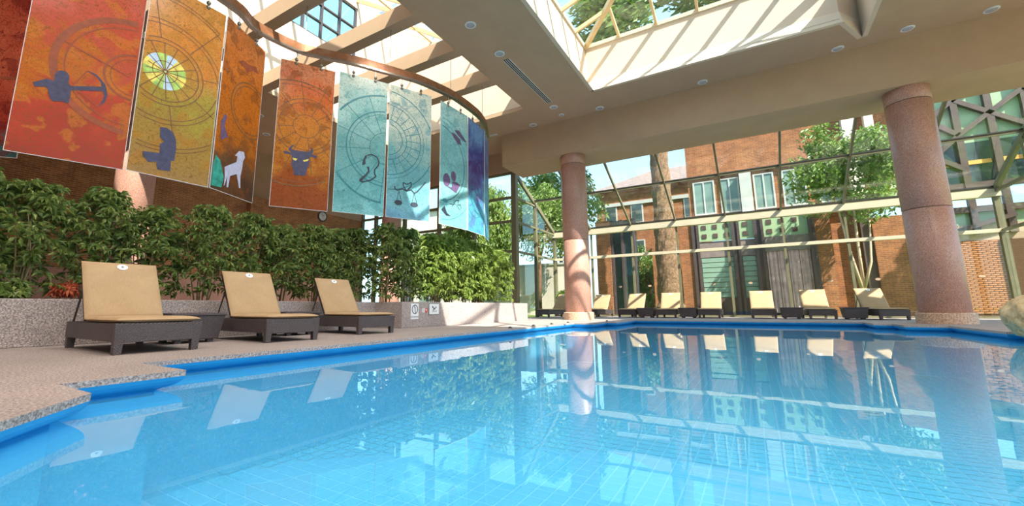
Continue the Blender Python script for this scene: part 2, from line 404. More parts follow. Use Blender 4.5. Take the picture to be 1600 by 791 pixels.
for y in (WY0+0.04, WY0+0.95, WY0+1.8, WY0+2.7, WY1-0.04): MB().box(XA0-0.16, XA0-0.02, y-0.04, y+0.04, WZ0, WZ1).build('mullion', M['dark_steel'], wn)
for z in (WZ0+0.04, WZ0+0.8, WZ0+1.6, WZ1-0.04): MB().box(XA0-0.15, XA0-0.03, WY0, WY1, z-0.03, z+0.03).build('rail', M['dark_steel'], wn)
# its sloped glass roof
wn = struct('window_7'); y = YA0; prev = None
while y < YA1+0.3:
    MB().bar((XA1+0.1, y, ZLOW+0.06), (XA0-0.1, y, ZT+0.06), 0.10, 0.16).build('rafter', M['skylight_frame'], wn)
    if prev is not None:
        MB().solid([(XA1+.1,prev+.05,ZLOW+.1),(XA1+.1,y-.05,ZLOW+.1),(XA0-.1,y-.05,ZT+.1),(XA0-.1,prev+.05,ZT+.1)], (0.55,0,0.83), 0.015).build('pane', M['glass'], wn)
    prev = y; y += 1.28
for f in (0.33, 0.66):
    x, z = XA1+(XA0-XA1)*f, ZLOW+(ZT-ZLOW)*f
    MB().bar((x, YA0, z+.04), (x, YA1+.2, z+.04), 0.08, 0.10).build('purlin', M['skylight_frame'], wn)

# right light well: flared lip, upright walls
FL, ZL1, ZL2 = 0.36, 8.82, 10.22
wr = struct('wall_right_lightwell')
low = [(XB0,YQ0),(XB1,YQ0),(XB1,15.42),(2.8,YQ1),(XB0,YQ1)]
hi = [(XB0-FL,YQ0-FL),(XB1,YQ0-FL),(XB1,15.42),(2.8,YQ1+FL),(XB0-FL,YQ1+FL)]
for i, nm in enumerate(('near_face','right_face','splay_face','far_face','left_face')):
    j = (i+1) % 5
    zl_ = ZS-0.002*(i+1); a0, b0, a1, b1 = Vector((*low[i],zl_)), Vector((*low[j],zl_)), Vector((*hi[i],ZL1)), Vector((*hi[j],ZL1))
    a2, b2 = Vector((*hi[i],ZL2)), Vector((*hi[j],ZL2))
    nrm = (b1-a1).cross(Vector((0,0,1))).normalized()*0.12   # outward
    m = MB()
    for q in ((a0,b0,b1,a1),(a1,b1,b2,a2)):
        m.add([*q, *[p+nrm for p in q]], [(3,2,1,0),(4,5,6,7),(0,1,5,4),(1,2,6,5),(2,3,7,6),(3,0,4,7)])
    m.build(nm, M['cream_paint'], wr)
# hipped glass skylight over it
wn = struct('window_6')
SX0, SX1, SY0, SY1, SK = XB0-FL, XB1, YQ0-FL, YQ1+FL, 0.345
cxm, hw = (SX0+SX1)/2, (SX1-SX0)/2
zr = ZL2+0.04
def sz(x, y): return zr + SK*min(x-SX0, SX1-x, y-SY0, SY1-y)
ya, yb = SY0+hw, SY1-hw
fm = M['skylight_frame']
for (x, y), (x2, y2) in (((SX0,SY0),(cxm,ya)),((SX1,SY0),(cxm,ya)),((SX0,SY1),(cxm,yb)),((SX1,SY1),(cxm,yb))):
    MB().bar((x,y,zr), (x2,y2,zr+SK*hw), 0.14, 0.20).build('hip_rafter', fm, wn)
MB().bar((cxm,ya-0.1,zr+SK*hw), (cxm,yb+0.1,zr+SK*hw), 0.12, 0.18).build('ridge', fm, wn)
for q in (((SX0-.06,SY0),(SX1+.06,SY0)),((SX0-.06,SY1),(SX1+.06,SY1)),((SX0,SY0),(SX0,SY1)),((SX1,SY0),(SX1,SY1))):
    MB().bar((*q[0],zr), (*q[1],zr), 0.12, 0.14).build('curb', M['gutter_paint'], wn)
ST = 1.30
x = SX0+ST
while x < SX1-0.3:
    for y0, s in ((SY1,-1),(SY0,1)):
        ln = min(x-SX0, SX1-x); MB().bar((x,y0,zr),(x,y0+s*ln,zr+SK*ln),0.08,0.14).build('jack_rafter', fm, wn)
    x += ST
y = SY0+ST
while y < SY1-0.3:
    for x0, s in ((SX0,1),(SX1,-1)):
        ln = min(hw, y-SY0, SY1-y); MB().bar((x0,y,zr),(x0+s*ln,y,zr+SK*ln),0.08,0.14).build('jack_rafter', fm, wn)
    y += ST
gz = 0.05
tris = []
for pts in ([(SX0,SY1),(SX1,SY1),(cxm,yb)], [(SX0,SY0),(SX1,SY0),(cxm,ya)]):
    # panes between jack rafters on the two hip ends
    y0 = pts[0][1]; s = -1 if y0 == SY1 else 1; k = 0
    while SX0+k*ST < SX1-0.05:
        xa, xb = SX0+k*ST, min(SX0+(k+1)*ST, SX1)
        poly = [(xa,y0),(xb,y0)]
        if xa < cxm < xb: poly += [(xb,y0+s*min(xb-SX0,SX1-xb)),(cxm,y0+s*hw),(xa,y0+s*min(xa-SX0,SX1-xa))]
        else: poly += [(xb,y0+s*min(xb-SX0,SX1-xb)),(xa,y0+s*min(xa-SX0,SX1-xa))]
        pl = []
        for p in poly:
            if not pl or (Vector(p)-Vector(pl[-1])).length > 0.02: pl.append(p)
        if (Vector(pl[0])-Vector(pl[-1])).length < 0.02: pl.pop()
        MB().solid([(px,py,sz(px,py)+gz) for px,py in pl], (0,-s*SK,1), 0.012).build('pane', M['glass'], wn); k += 1
for x0, s in ((SX0,1),(SX1,-1)):
    k = 0
    while SY0+k*ST < SY1-0.05:
        y0_, y1_ = SY0+k*ST, min(SY0+(k+1)*ST, SY1)
        ins = lambda yv: min(hw, yv-SY0, SY1-yv)
        cuts = [y0_] + [q for q in (ya, yb) if y0_ < q < y1_] + [y1_]
        poly = [(x0,y0_),(x0,y1_)] + [(x0+s*ins(q),q) for q in reversed(cuts)]
        pl = []
        for p in poly:
            if not pl or (Vector(p)-Vector(pl[-1])).length > 0.02: pl.append(p)
        if (Vector(pl[0])-Vector(pl[-1])).length < 0.02: pl.pop()
        MB().solid([(px,py,zr+SK*abs(px-x0)+gz) for px,py in pl], (-s*SK,0,1), 0.012).build('pane', M['glass'], wn); k += 1

# brick wall on the left with granite wainscot and two piers
wb = struct('wall_left', MB().box(-20.75, -20.5, -8, 18.25, 1.95, 5.85).build('wall_left', M['brick_inside']))
MB().box(-20.75, -20.42, -8, 18.25, 0, 1.95).build('wainscot', M['pink_granite'], wb)
MB().box(-20.75, -20.5, -8, 18.25, 5.85, ZS).build('plaster_band', M['tan_paint'], wb)
for y0 in (2.2, 10.9): MB().box(-20.5, -20.15, y0, y0+0.9, 1.95, 5.85).build('pier', M['brick_inside'], wb)

# ---- end bay glazing
bf = M['bronze_frame']
BX = [XL+(XR-XL)/8*i for i in range(9)]
w1 = struct('window_1')      # upright wall under the gutter
for i, x in enumerate(BX):
    MB().box(x-0.05, x+0.05, YW-0.07, YW+0.07, 0, 3.13).build('mullion', bf, w1)
    MB().box(x-0.04, x+0.04, YW-0.05, YW+0.05, 3.27, 4.5).build('mullion', bf, w1)
MB().box(XL-0.1, XR+0.1, YW-0.10, YW+0.10, 3.13, 3.27).build('rail', M['gutter_paint'], w1)
MB().box(XL-0.1, XR+0.1, YW-0.05, YW+0.08, 0, 0.08).build('sill', bf, w1)
for i in range(8):
    for z0, z1 in ((0.08,3.13),(3.27,4.5)):
        MB().box(BX[i]+.05, BX[i+1]-.05, YW-.008, YW+.008, z0, z1).build('pane', M['glass'], w1)
for i in range(8):
    xc = (BX[i]+BX[i+1])/2+(0.35 if i % 2 else -0.35); m = MB()
    m.prism([(0.085*math.cos(2*PI*k/20), 0.05*math.sin(2*PI*k/20)) for k in range(20)], 0, 0.004); o = m.build('safety_dot', M['terracotta'], w1, loc=(xc, YW-0.009, 1.55)); o.rotation_euler = (PI/2, 0, 0)
gt = MB().box(XL-0.1, XR+0.1, YW-0.16, YW+0.14, 4.48, 4.76).build('gutter', M['gutter_paint'], w1)
w2 = struct('window_2')      # sloped glazing
YT = 20.3
for i, x in enumerate(BX):
    MB().bar((x,YW,ZG), (x,YB1-0.1,zslope(YB1-0.1)), 0.12 if i in (0,8) else 0.075, 0.20 if i in (0,8) else 0.13).build('rafter', bf, w2)
    MB().bar((x,YW,ZG+.08), (x,YB1-0.1,zslope(YB1-0.1)+.08), 0.03, 0.03).build('cap_gasket', M['gasket'], w2)
for y, hh in ((YW-0.1,0.07),(YT,0.09),(YB1+0.05,0.09)):
    MB().bar((XL,y,zslope(y)), (XR,y,zslope(y)), 0.07, hh).build('purlin', bf, w2)
    MB().bar((XL,y-.045,zslope(y)+.055), (XR,y-.045,zslope(y)+.055), 0.02, 0.04).build('cap_gasket', M['gasket'], w2)
for i in range(8):
    for y0, y1 in ((YW-0.06,YT+.04),(YT-.04,YB1+0.05)):
        MB().solid([(BX[i]+.04,y0,zslope(y0)+.05),(BX[i+1]-.04,y0,zslope(y0)+.05),(BX[i+1]-.04,y1,zslope(y1)+.05),(BX[i]+.04,y1,zslope(y1)+.05)], (0,KS,1), 0.014).build('pane', M['glass'], w2)
# returns of the end bay
for n_, X in ((3, XL), (5, XR)):
    wn = struct('window_%d' % n_)
    MB().box(X-0.13, X+0.13, YB1-0.12, YB1+0.16, 0, ZB+0.3).build('post', bf, wn)
    MB().box(X-0.08, X+0.08, 20.36, 20.52, 0, zslope(20.44)-.1).build('post', bf, wn)
    MB().box(X-0.09, X+0.09, YW-0.09, YW+0.09, 0, 4.6).build('corner_post', bf, wn)
    for z in (3.2, 4.68, 5.9):
        yend = min(YW-.05, YW-(z-ZG)/KS)
        MB().box(X-0.05, X+0.05, YB1, yend, z-0.05, z+0.05).build('rail', bf, wn)
    zs_ = [0.05, 3.2, 4.68, 5.9, 7.15]
    for y0, y1 in ((YB1+.16,20.36),(20.52,YW-.09)):
        for k in range(4):
            a, b = zs_[k]+.05, zs_[k+1]-.05
            pts = [(X,y0,a)]
            ya_ = min(y1, YW-(a-ZG)/KS); 
            if ya_ <= y0+.05: continue
            pts.append((X,ya_,a))
            if zslope(y1) < b and ya_ == y1 and zslope(y1) > a: pts.append((X,y1,zslope(y1)-.02))
            yb_ = min(y1, YW-(b-ZG)/KS)
            if yb_ > y0: pts += [(X,yb_,b),(X,y0,b)]
            else: pts.append((X,y0,zslope(y0)-.02))
            MB().solid(pts, (1,0,0), 0.014).build('pane', M['glass'], wn)
# glazing that carries on to the left
wn = struct('window_4'); PX = [-9.82, -12.1, -14.4, -16.95, -19.3, -20.5]
for x in PX[1:]: MB().box(x-.09, x+.09, 18.02, 18.2, 0, 7.22).build('post', bf, wn)
for z in (0.06, 3.2, 4.7, 5.9, 7.17): MB().box(-20.5, -9.82, 18.04, 18.18, z-.06, z+.06).build('rail', bf, wn)
for i in range(5):
    for z0, z1 in ((.12,3.14),(3.26,4.64),(4.76,5.84),(5.96,7.11)):
        MB().box(PX[i+1]+.09, PX[i]-.09, 18.1, 18.115, z0, z1).build('pane', M['glass'], wn)

# ================================================================== COLUMNS
def column(x, y, label):
    t_ = thing('granite_column', label, 'column', (x,y,0), 0, 'round pink granite columns')
    MB().lathe([(0.60,0),(0.60,0.27),(0.585,0.29),(0.55,0.30)], 40).build('plinth', M['plinth_granite'], t_, False)
    for z0, z1 in ((0.295,3.18),(3.195,6.38),(6.395,ZB+0.01)):
        MB().lathe([(0.505,z0),(0.52,z0+.012),(0.52,z1-.012),(0.505,z1)], 48).build('drum', M['pink_granite'], t_, True)
    MB().lathe([(0.50,0.29),(0.50,ZB)], 32).build('core', M['slot_dark'], t_)
    return t_
column(-6.05, 16.6, 'pink granite column in sunlight by the planter end of the pool')
column(4.40, 16.6, 'shaded pink granite column beside the boulder end of the pool')
column(-16.5, 16.6, 'pink granite column standing behind the shrubs near the left glazing')
column(-16.9, 5.35, 'pink granite column standing behind the shrubs in front of the brick wall')

# ================================================================== PLANTERS
def planter(label, x0, x1, y0, y1, hgt=0.65, skip=()):
    t_ = thing('granite_planter', label, 'planter', ((x0+x1)/2,(y0+y1)/2,0))
    cx, cy = (x0+x1)/2, (y0+y1)/2; a, b = (x1-x0)/2, (y1-y0)/2; th = 0.16
    MB().box(a-th, a, -b, b, 0, hgt).build('front_wall', M['planter_granite'], t_, bevel=0.01)
    MB().box(-a, -a+th, -b, b, 0, hgt).build('back_wall', M['planter_granite'], t_, bevel=0.01)
    MB().box(-a+th, a-th, -b, -b+th, 0, hgt).build('end_wall', M['planter_granite'], t_, bevel=0.01)
    MB().box(-a+th, a-th, b-th, b, 0, hgt).build('end_wall', M['planter_granite'], t_, bevel=0.01)
    MB().box(-a+th-.01, a-th+.01, -b+th-.01, b-th+.01, 0.02, hgt-0.09).build('soil', M['soil'], t_)
    return t_
planter('long low speckled granite planter behind the three near loungers', -9.7, -8.42, -2.5, 8.0)
planter('low granite planter with pool signs on its sunlit face', -9.4, -7.5, 8.0, 14.95)

# ---- pool signs on the planter face (x = -7.5, facing the pool)
def sign_base(name, label, cat, y0, y1, z0, z1):
    t_ = thing(name, label, cat, (-7.5,(y0+y1)/2,z0)); return t_, (y1-y0)/2, z1-z0
def ring_x(m, cy, cz, r0_, r1_, x, n=28):
    for k in range(n):
        a, b = 2*PI*k/n, 2*PI*(k+1)/n
        m.add([(x,cy+r0_*math.cos(a),cz+r0_*math.sin(a)),(x,cy+r1_*math.cos(a),cz+r1_*math.sin(a)),(x,cy+r1_*math.cos(b),cz+r1_*math.sin(b)),(x,cy+r0_*math.cos(b),cz+r0_*math.sin(b))],[(0,1,2,3)])
def text_mesh(s, size):
    cu = bpy.data.curves.new('lettering','FONT'); cu.body = s; cu.size = size; cu.align_x = 'CENTER'
    o = bpy.data.objects.new('lettering', cu); col.objects.link(o)
    dg = bpy.context.evaluated_depsgraph_get(); me = bpy.data.meshes.new_from_object(o.evaluated_get(dg)); bpy.data.objects.remove(o); return me
t_, a, hgt = sign_base('no_diving_sign', 'tall white no diving sign on the granite planter face', 'sign', 8.32, 8.61, 0.21, 0.61)
MB().box(0, 0.012, -a, a, 0, hgt).build('plate', M['sign_white'], t_)
m = MB(); ring_x(m, 0, 0.25, 0.095, 0.118, 0.0135); m.bar((0.0135,-0.03,0.345),(0.0135,0.03,0.155),0.016,0.002,(1,0,0)); m.build('prohibition_ring', M['sign_black'], t_)
m = MB(); m.bar((0.014,0.0,0.32),(0.014,0.01,0.19),0.03,0.002,(1,0,0)); m.build('pictogram', M['sign_grey'], t_)
me = text_mesh('NO DIVING', 0.062); me.materials.append(M['sign_black'])
tag(inst('lettering', me, t_, (0.0145,0,0.04), (PI/2,0,PI/2)), kind='stuff')
t_, a, hgt = sign_base('warning_plate', 'tiny white and red plate between the two pool signs', 'sign', 8.76, 8.98, 0.37, 0.49)
MB().box(0, 0.008, -a, a*0.05, 0.01, hgt-0.01).build('plate', M['sign_white'], t_)
m = MB()
m.add([(0.009, 0.05+0.06*math.cos(2*PI*k/20), 0.06+0.06*math.sin(2*PI*k/20)) for k in range(20)], [tuple(range(20))]); m.build('red_disc', M['sign_red'], t_)
m = MB(); ring_x(m, 0.045, 0.07, 0.012, 0.026, 0.0105, 16); m.build('mark', M['sign_white'], t_)
m = MB()
for k in range(3): m.bar((0.009,-a+0.01,0.03+0.028*k),(0.009,-0.02,0.03+0.028*k),0.008,0.002,(1,0,0))
m.build('print_lines', M['sign_grey'], t_)
t_, a, hgt = sign_base('swimming_sign', 'square white sign with a swimmer pictogram in a grey frame', 'sign', 9.02, 9.46, 0.31, 0.62)
MB().box(0, 0.018, -a, a, 0, hgt).build('frame', M['sign_grey'], t_, bevel=0.004)
MB().box(0.018, 0.021, -a+.02, a-.02, 0.018, hgt-.018).build('plate', M['sign_white'], t_)
m = MB(); X_ = 0.0225
m.add([(X_,-0.07+0.026*math.cos(2*PI*k/16),0.21+0.026*math.sin(2*PI*k/16)) for k in range(16)], [tuple(range(16))])
m.bar((X_,-0.05,0.19),(X_,0.02,0.15),0.03,0.002,(1,0,0)); m.bar((X_,0.02,0.15),(X_,0.06,0.21),0.024,0.002,(1,0,0)); m.bar((X_,0.06,0.21),(X_,0.10,0.19),0.02,0.002,(1,0,0)); m.bar((X_,0.0,0.16),(X_,-0.06,0.115),0.02,0.002,(1,0,0))
m.build('pictogram', M['sign_black'], t_)
m = MB()
for zz_ in (0.10, 0.075):
    for k in range(8): m.bar((X_,-0.10+0.026*k,zz_+0.008*(k%2)),(X_,-0.10+0.026*(k+1),zz_+0.008*((k+1)%2)),0.009,0.002,(1,0,0))
m.build('wave_print', M['sign_grey'], t_)

# ================================================================== SHRUBS
def whorl_foliage(seed, n, hgt, rad, leaf, narrow, drop, zmin=0.125):
    rnd = random.Random(seed); m = MB()
    for i in range(n):
        # crowns are packed towards the outside of several upright stems
        z = hgt*(0.08+0.92*rnd.random()**0.62); a = rnd.random()*2*PI; rr = rad*math.sqrt(rnd.random())*(1.0-0.45*max(0,(z/hgt-0.72)/0.28))
        c_ = Vector((rr*math.cos(a), rr*math.sin(a)*1.15, z))
        ax = Vector((rnd.gauss(0,0.5)+0.4*math.cos(a), rnd.gauss(0,0.5)+0.4*math.sin(a), 0.9)).normalized()
        s1 = ax.cross(Vector((0.3,0.8,0.1))).normalized(); s2 = ax.cross(s1)
        k = rnd.randint(6,8); ph = rnd.random()*6
        for j in range(k):
            th = ph+2*PI*j/k; d = s1*math.cos(th)+s2*math.sin(th); sd = ax.cross(d)
            L = leaf*rnd.uniform(0.7,1.2); wd = L*narrow
            b = c_+d*L*0.12; mid = c_+d*L*0.6+ax*L*0.05; tip = c_+d*L-ax*L*drop
            q4 = [b, mid+sd*wd, tip, mid-sd*wd]; lift = max(0, zmin-min(p.z for p in q4))
            m.add([p+Vector((0,0,lift)) for p in q4], [(0,1,2),(0,2,3)])
    return m
def stems(seed, hgt, rad, n=5):
    rnd = random.Random(seed); m = MB()
    for i in range(n):
        a = rnd.random()*6.28; q = rnd.uniform(0.1,0.5)*rad
        b = Vector((q*0.5*math.cos(a), q*0.5*math.sin(a), -0.1)); e_ = Vector((q*2*math.cos(a), q*2*math.sin(a), hgt*rnd.uniform(0.7,0.95)))
        md = (b+e_)/2+Vector((rnd.gauss(0,.05),rnd.gauss(0,.05),0)); m.tube([b,md,e_],[0.016,0.013,0.006],5)
    return m
PROTO = []
for k in range(4):
    PROTO.append((whorl_foliage(40+k, 215, 1.95, 0.52, 0.165, 0.17, 0.35).mesh('foliage', M['shrub_leaf']), stems(60+k, 1.7, 0.45, 6).mesh('stems', M['stem'], True)))
BPROTO = []
for k in range(3):
    BPROTO.append((whorl_foliage(80+k, 460, 2.1, 0.62, 0.19, 0.11, 0.45).mesh('foliage', M['bright_leaf']), stems(90+k, 1.9, 0.5, 6).mesh('stems', M['stem'], True)))
def shrub(x, y, z, k, sc, rz, protos, label, group, name='umbrella_shrub'):
    t_ = thing(name, label, 'shrub', (x,y,z), rz, group)
    f = inst('foliage', protos[k][0], t_, sc=sc); f['kind'] = 'stuff'
    s = inst('stems', protos[k][1], t_, sc=sc); s['kind'] = 'stuff'
    return t_
rn = random.Random(3)
NEAR = [(0.1,0.90),(0.95,1.0),(1.65,0.93),(2.5,0.97),(3.2,0.88),(4.05,0.96),(4.95,0.97),(5.65,0.90),(6.45,0.98),(7.05,0.96),(7.66,1.04)]
NLAB = ['in the long planter at its end away from the pool signs', 'beside the first low plant of the long planter', 'between the two low plants of the long planter', 'just behind the red-leaved plant', "behind the first lounger's wicker side table", 'behind the lounger that stands between two tables', 'behind the wicker table next to the third lounger', 'facing the backrest of the third lounger', 'between the third lounger and the planter corner', 'one step from the corner of the signed planter', 'tucked into the corner against the signed planter']
for i, (y, s) in enumerate(NEAR):
    shrub(-8.98+rn.uniform(-.1,.1), y, 0.56, i % 4, (0.86+0.1*(i%3==1),0.86+0.1*(i%3==1),s), rn.uniform(0,6.28), PROTO,
          'dark green whorl-leaved shrub '+NLAB[i], 'shrubs in the long planter')
FAR = [(8.35,1.0),(9.3,1.0),(10.25,1.02),(11.2,1.04),(12.15,1.04),(13.1,1.02),(14.1,1.0)]
FLAB = ['tall dark shrub directly above the no diving sign', 'tall dark shrub directly above the swimmer sign', 'narrow-leaved shrub next to the dark shrub above the swimmer sign', 'bright narrow-leaved shrub under the violet art panel', 'bright narrow-leaved shrub under the end of the copper rail', 'bright narrow-leaved shrub last but one before the planter end', 'bright narrow-leaved shrub at the sunlit end of the planter by the glazing']
for i, (y, s) in enumerate(FAR):
    if i < 2: shrub(-8.5+rn.uniform(-.1,.1), y, 0.56, i % 4, (1.05,1.05,1.12*s), rn.uniform(0,6.28), PROTO, FLAB[i], 'dark shrubs in the signed planter')
    else: shrub(-8.45+rn.uniform(-.1,.1), y, 0.56, i % 3, (1.0,1.0,s), rn.uniform(0,6.28), BPROTO, FLAB[i], 'bright shrubs in the signed planter', 'narrow_leaf_shrub')
# low plants at the near end, one with red leaves
lowp = whorl_foliage(200, 60, 0.42, 0.26, 0.13, 0.2, 0.3).mesh('foliage', M['shrub_leaf']); lows = stems(201, 0.35, 0.2, 4).mesh('stems', M['stem'], True)
redp = whorl_foliage(210, 30, 0.34, 0.18, 0.13, 0.2, 0.3).mesh('foliage', M['red_leaf'])
for y, s in ((1.02,0.85),(1.58,0.80)): shrub(-8.76, y, 0.56, 0, (s,s,s), y, [(lowp,lows)], 'low leafy plant beside the red-leaved plant' if y > 1.3 else 'low leafy plant at the planter rim, farther from the red-leaved plant', 'low plants in the long planter', 'low_plant')
shrub(-8.76, 2.12, 0.56, 0, (0.75,0.75,0.95), 0.4, [(redp,lows)], 'small red-leaved plant at the rim behind the first lounger', None, 'red_leaf_plant')

# ================================================================== LOUNGERS AND SIDE TABLES
def cushion_mesh(L, W, T, wr, seed, name):
    """rounded pad, x from 0 to -L, y centred, z from 0 to T"""
    rnd = random.Random(seed); nu, nv = 26, 18; m = MB(); ph = [rnd.random()*6 for _ in range(6)]
    def p(i, j, top):
        u = -1+2*i/nu; v = -1+2*j/nv
        su, sv = math.copysign(abs(u)**0.6, u), math.copysign(abs(v)**0.6, v)
        e_ = (max(0,1-abs(su)**10)**0.5)*(max(0,1-abs(sv)**10)**0.5)
        z = T/2+(T/2*e_ if top else -T/2*e_)
        if top: z += wr*e_*(math.sin(su*9+ph[0]+1.2*math.sin(sv*2+ph[1]))*math.exp(-((su+0.65)**2)*5)+0.5*math.sin(su*5+ph[2]+sv))
        return (-L/2+su*L/2, sv*W/2, z)
    for top in (True, False):
        n0 = len(m.v); m.v += [p(i,j,top) for i in range(nu+1) for j in range(nv+1)]
        for i in range(nu):
            for j in range(nv):
                q = (n0+i*(nv+1)+j, n0+(i+1)*(nv+1)+j, n0+(i+1)*(nv+1)+j+1, n0+i*(nv+1)+j+1); m.f.append(q if top else q[::-1])
    return m.mesh(name, M['cushion'], True)
LW, LL, HX = 0.43, 1.86, -1.24          # half width, length, hinge
BANG = math.radians(57)
def make_lounger():
    t_ = thing('sun_lounger', 'x', 'sun lounger')
    wk = M['wicker']
    for s in (-1, 1):
        y0, y1 = (LW-0.06, LW) if s > 0 else (-LW, -LW+0.06)
        MB().box(-LL, -0.09, y0, y1, 0.14, 0.34).build('side_panel', wk, t_, bevel=0.008)
    MB().box(-0.06, 0, -LW+.09, LW-.09, 0.13, 0.34).build('end_panel', wk, t_, bevel=0.008)
    MB().box(-LL, -LL+.06, -LW+.06, LW-.06, 0.14, 0.34).build('end_panel', wk, t_, bevel=0.008)
    MB().box(-LL+.02, -0.02, -LW+.02, LW-.02, 0.31, 0.345).build('deck_panel', wk, t_)
    for x0 in (-0.10, -LL):
        for s in (-1, 1):
            y0 = LW-0.10 if s > 0 else -LW
            m = MB(); x1 = x0+0.10; y1 = y0+0.10; d = 0.012; ix = 0 if x0 == -0.10 else 0
            m.add([(x0+d,y0+d,0),(x1-d,y0+d,0),(x1-d,y1-d,0),(x0+d,y1-d,0),(x0,y0,.345),(x1+.006,y0-.004,.345),(x1+.006,y1+.004,.345),(x0,y1,.345)],
                  [(3,2,1,0),(4,5,6,7),(0,1,5,4),(1,2,6,5),(2,3,7,6),(3,0,4,7)])
            m.build('leg', wk, t_, bevel=0.006)
    inst('seat_cushion', cushion_mesh(1.26, 2*LW-.02, 0.07, 0.004, 5, 'seat_cushion'), t_, (0.0,0,0.345))
    b = inst('back_cushion', cushion_mesh(0.90, 2*LW-.02, 0.07, 0.007, 8, 'back_cushion'), t_, (HX+0.03,0,0.375), (0,BANG,0))
    m = MB(); m.add([(0.045*math.cos(2*PI*k/20),0.062*math.sin(2*PI*k/20),0.004) for k in range(20)]+[(0.045*math.cos(2*PI*k/20),0.062*math.sin(2*PI*k/20),-0.02) for k in range(20)],
                    [tuple(range(20))]+[(k,20+k,20+(k+1)%20,(k+1)%20) for k in range(20)])
    e_ = m.build('emblem', M['sign_white'], b, loc=(-0.80,0,0.0765))
    m = MB(); m.add([(-0.022,-0.004,0.0),(-0.022,0.004,0.0),(0.004,0.018,0.0),(0.012,0.018,0),(0.012,-0.018,0),(0.004,-0.018,0.0)],[(0,1,2,3,4,5)]); m.build('emblem_mark', M['sign_grey'], b, loc=(-0.80,0,0.082))
    fr = MB(); fr.box(-0.88, 0, -LW+.02, LW-.02, -0.035, 0.0)
    bk = fr.build('backrest', wk, t_, loc=(HX+0.03,0,0.375)); bk.rotation_euler = (0,BANG,0)
    for s in (-1, 1):
        MB().tube([(HX-0.32,s*(LW-.05),0.80),(HX-0.56,s*(LW-.05),0.33)],0.012,6).build('support_strut', M['dark_steel'], t_)
    return t_
L0 = make_lounger()
TREE = {}
for c_ in col.objects: TREE.setdefault(c_.parent.name if c_.parent else '', []).append(c_)
used = [False]
def lounger(x, y, rz, label, group):
    o = L0 if not used[0] else copy_tree(L0, None, TREE); used[0] = True
    o.location = (x,y,0); o.rotation_euler = (0,0,rz); o['label'] = label; o['group'] = group
g1 = 'loungers along the shaded planter'
lounger(-6.02, 2.34, math.radians(-2), 'wicker lounger with beige cushions next to the red-leaved plant', g1)
lounger(-6.12, 4.14, math.radians(-4), 'wicker lounger with beige cushions between the two wicker tables by the planter', g1)
lounger(-6.38, 6.12, math.radians(-6), 'wicker lounger with beige cushions nearest the no diving sign', g1)
g2 = 'loungers along the glazed end wall'
FARL = [(-9.02,19.6,-PI/2-0.35,'sunlit wicker lounger between the planter end and the sunlit column'),
        (-7.0,20.7,-PI/2-0.15,'sunlit wicker lounger half hidden behind the sunlit column'),
        (-5.15,20.6,-PI/2-0.1,'sunlit wicker lounger in front of the narrow garden gap'),
        (-3.42,20.5,-PI/2,'sunlit wicker lounger in front of the thick tree trunk'),
        (-1.70,20.5,-PI/2,'sunlit wicker lounger in front of the wide green blinds'),
        (0.27,20.4,-PI/2+0.02,'half shaded wicker lounger beside the pink curtain, next to a table'),
        (2.12,20.2,-PI/2+0.06,'shaded wicker lounger between two wicker tables at the glazed wall'),
        (4.05,19.9,-PI/2+0.22,'shaded wicker lounger next to the shaded granite column')]
for x, y, rz, lb in FARL: lounger(x, y, rz, lb, g2)
def make_table():
    t_ = thing('side_table', 'x', 'side table'); wk = M['wicker']
    m = MB(); a, b = 0.36, 0.31
    m.add([(-b,-b,.05),(b,-b,.05),(b,b,.05),(-b,b,.05),(-a,-a,.40),(a,-a,.40),(a,a,.40),(-a,a,.40)],[(3,2,1,0),(4,5,6,7),(0,1,5,4),(1,2,6,5),(2,3,7,6),(3,0,4,7)])
    m.build('body', wk, t_, bevel=0.01)
    MB().box(-0.38,0.38,-0.38,0.38,0.40,0.44).build('table_top', wk, t_, bevel=0.01)
    for sx in (-1,1):
        for sy in (-1,1): MB().box(sx*.22-.04,sx*.22+.04,sy*.22-.04,sy*.22+.04,0,.06).build('foot', wk, t_)
    return t_
T0 = make_table(); TREE = {}
for c_ in col.objects: TREE.setdefault(c_.parent.name if c_.parent else '', []).append(c_)
for i, (x, y, lb) in enumerate([(-7.45,3.24,'dark wicker side table between the first and second lounger by the planter'),
        (-7.65,5.12,'dark wicker side table between the second and third lounger by the planter'),
        (-4.28,20.75,'dark wicker side table between the garden gap and the tree trunk'),
        (-2.52,20.75,'dark wicker side table between the tree trunk and the wide green blinds'),
        (1.18,20.6,'dark wicker side table in front of the pink curtain'),
        (3.05,20.4,'dark wicker side table between the two shaded loungers by the column')]):
    o = T0 if i == 0 else copy_tree(T0, None, TREE); o.location = (x,y,0); o['label'] = lb; o['group'] = 'wicker side tables'

# ================================================================== RAIL AND HANGING ART PANELS
PAN = [((-10.55,0.55),(-9.72,1.55),'scarlet art panel hanging half behind the archer panel',None),
       ((-9.38,1.34),(-9.04,2.67),'red and orange art panel printed with an archer drawing a bow',1),
       ((-8.98,2.69),(-8.98,3.99),'golden art panel printed with a sun wheel and a blue maiden',2),
       ((-8.96,4.01),(-9.52,5.17),'amber art panel printed with a pale lilac goat',3),
       ((-9.45,5.53),(-8.82,6.65),'orange art panel printed with a navy bull head',4),
       ((-8.70,6.70),(-8.09,7.82),'teal art panel printed with a head in profile',5),
       ((-8.06,7.87),(-7.53,9.02),'pale teal art panel printed with balance scales',6),
       ((-7.46,9.36),(-7.39,10.66),'aqua art panel printed with two fish and twins',7),
       ((-7.39,10.70),(-7.54,11.90),'violet over blue art panel next to the fish and twins panel',8),
       ((-7.55,11.93),(-8.08,13.05),'blue art panel at the far end of the copper rail',9)]
RAILP = [(-10.66,0.45)]
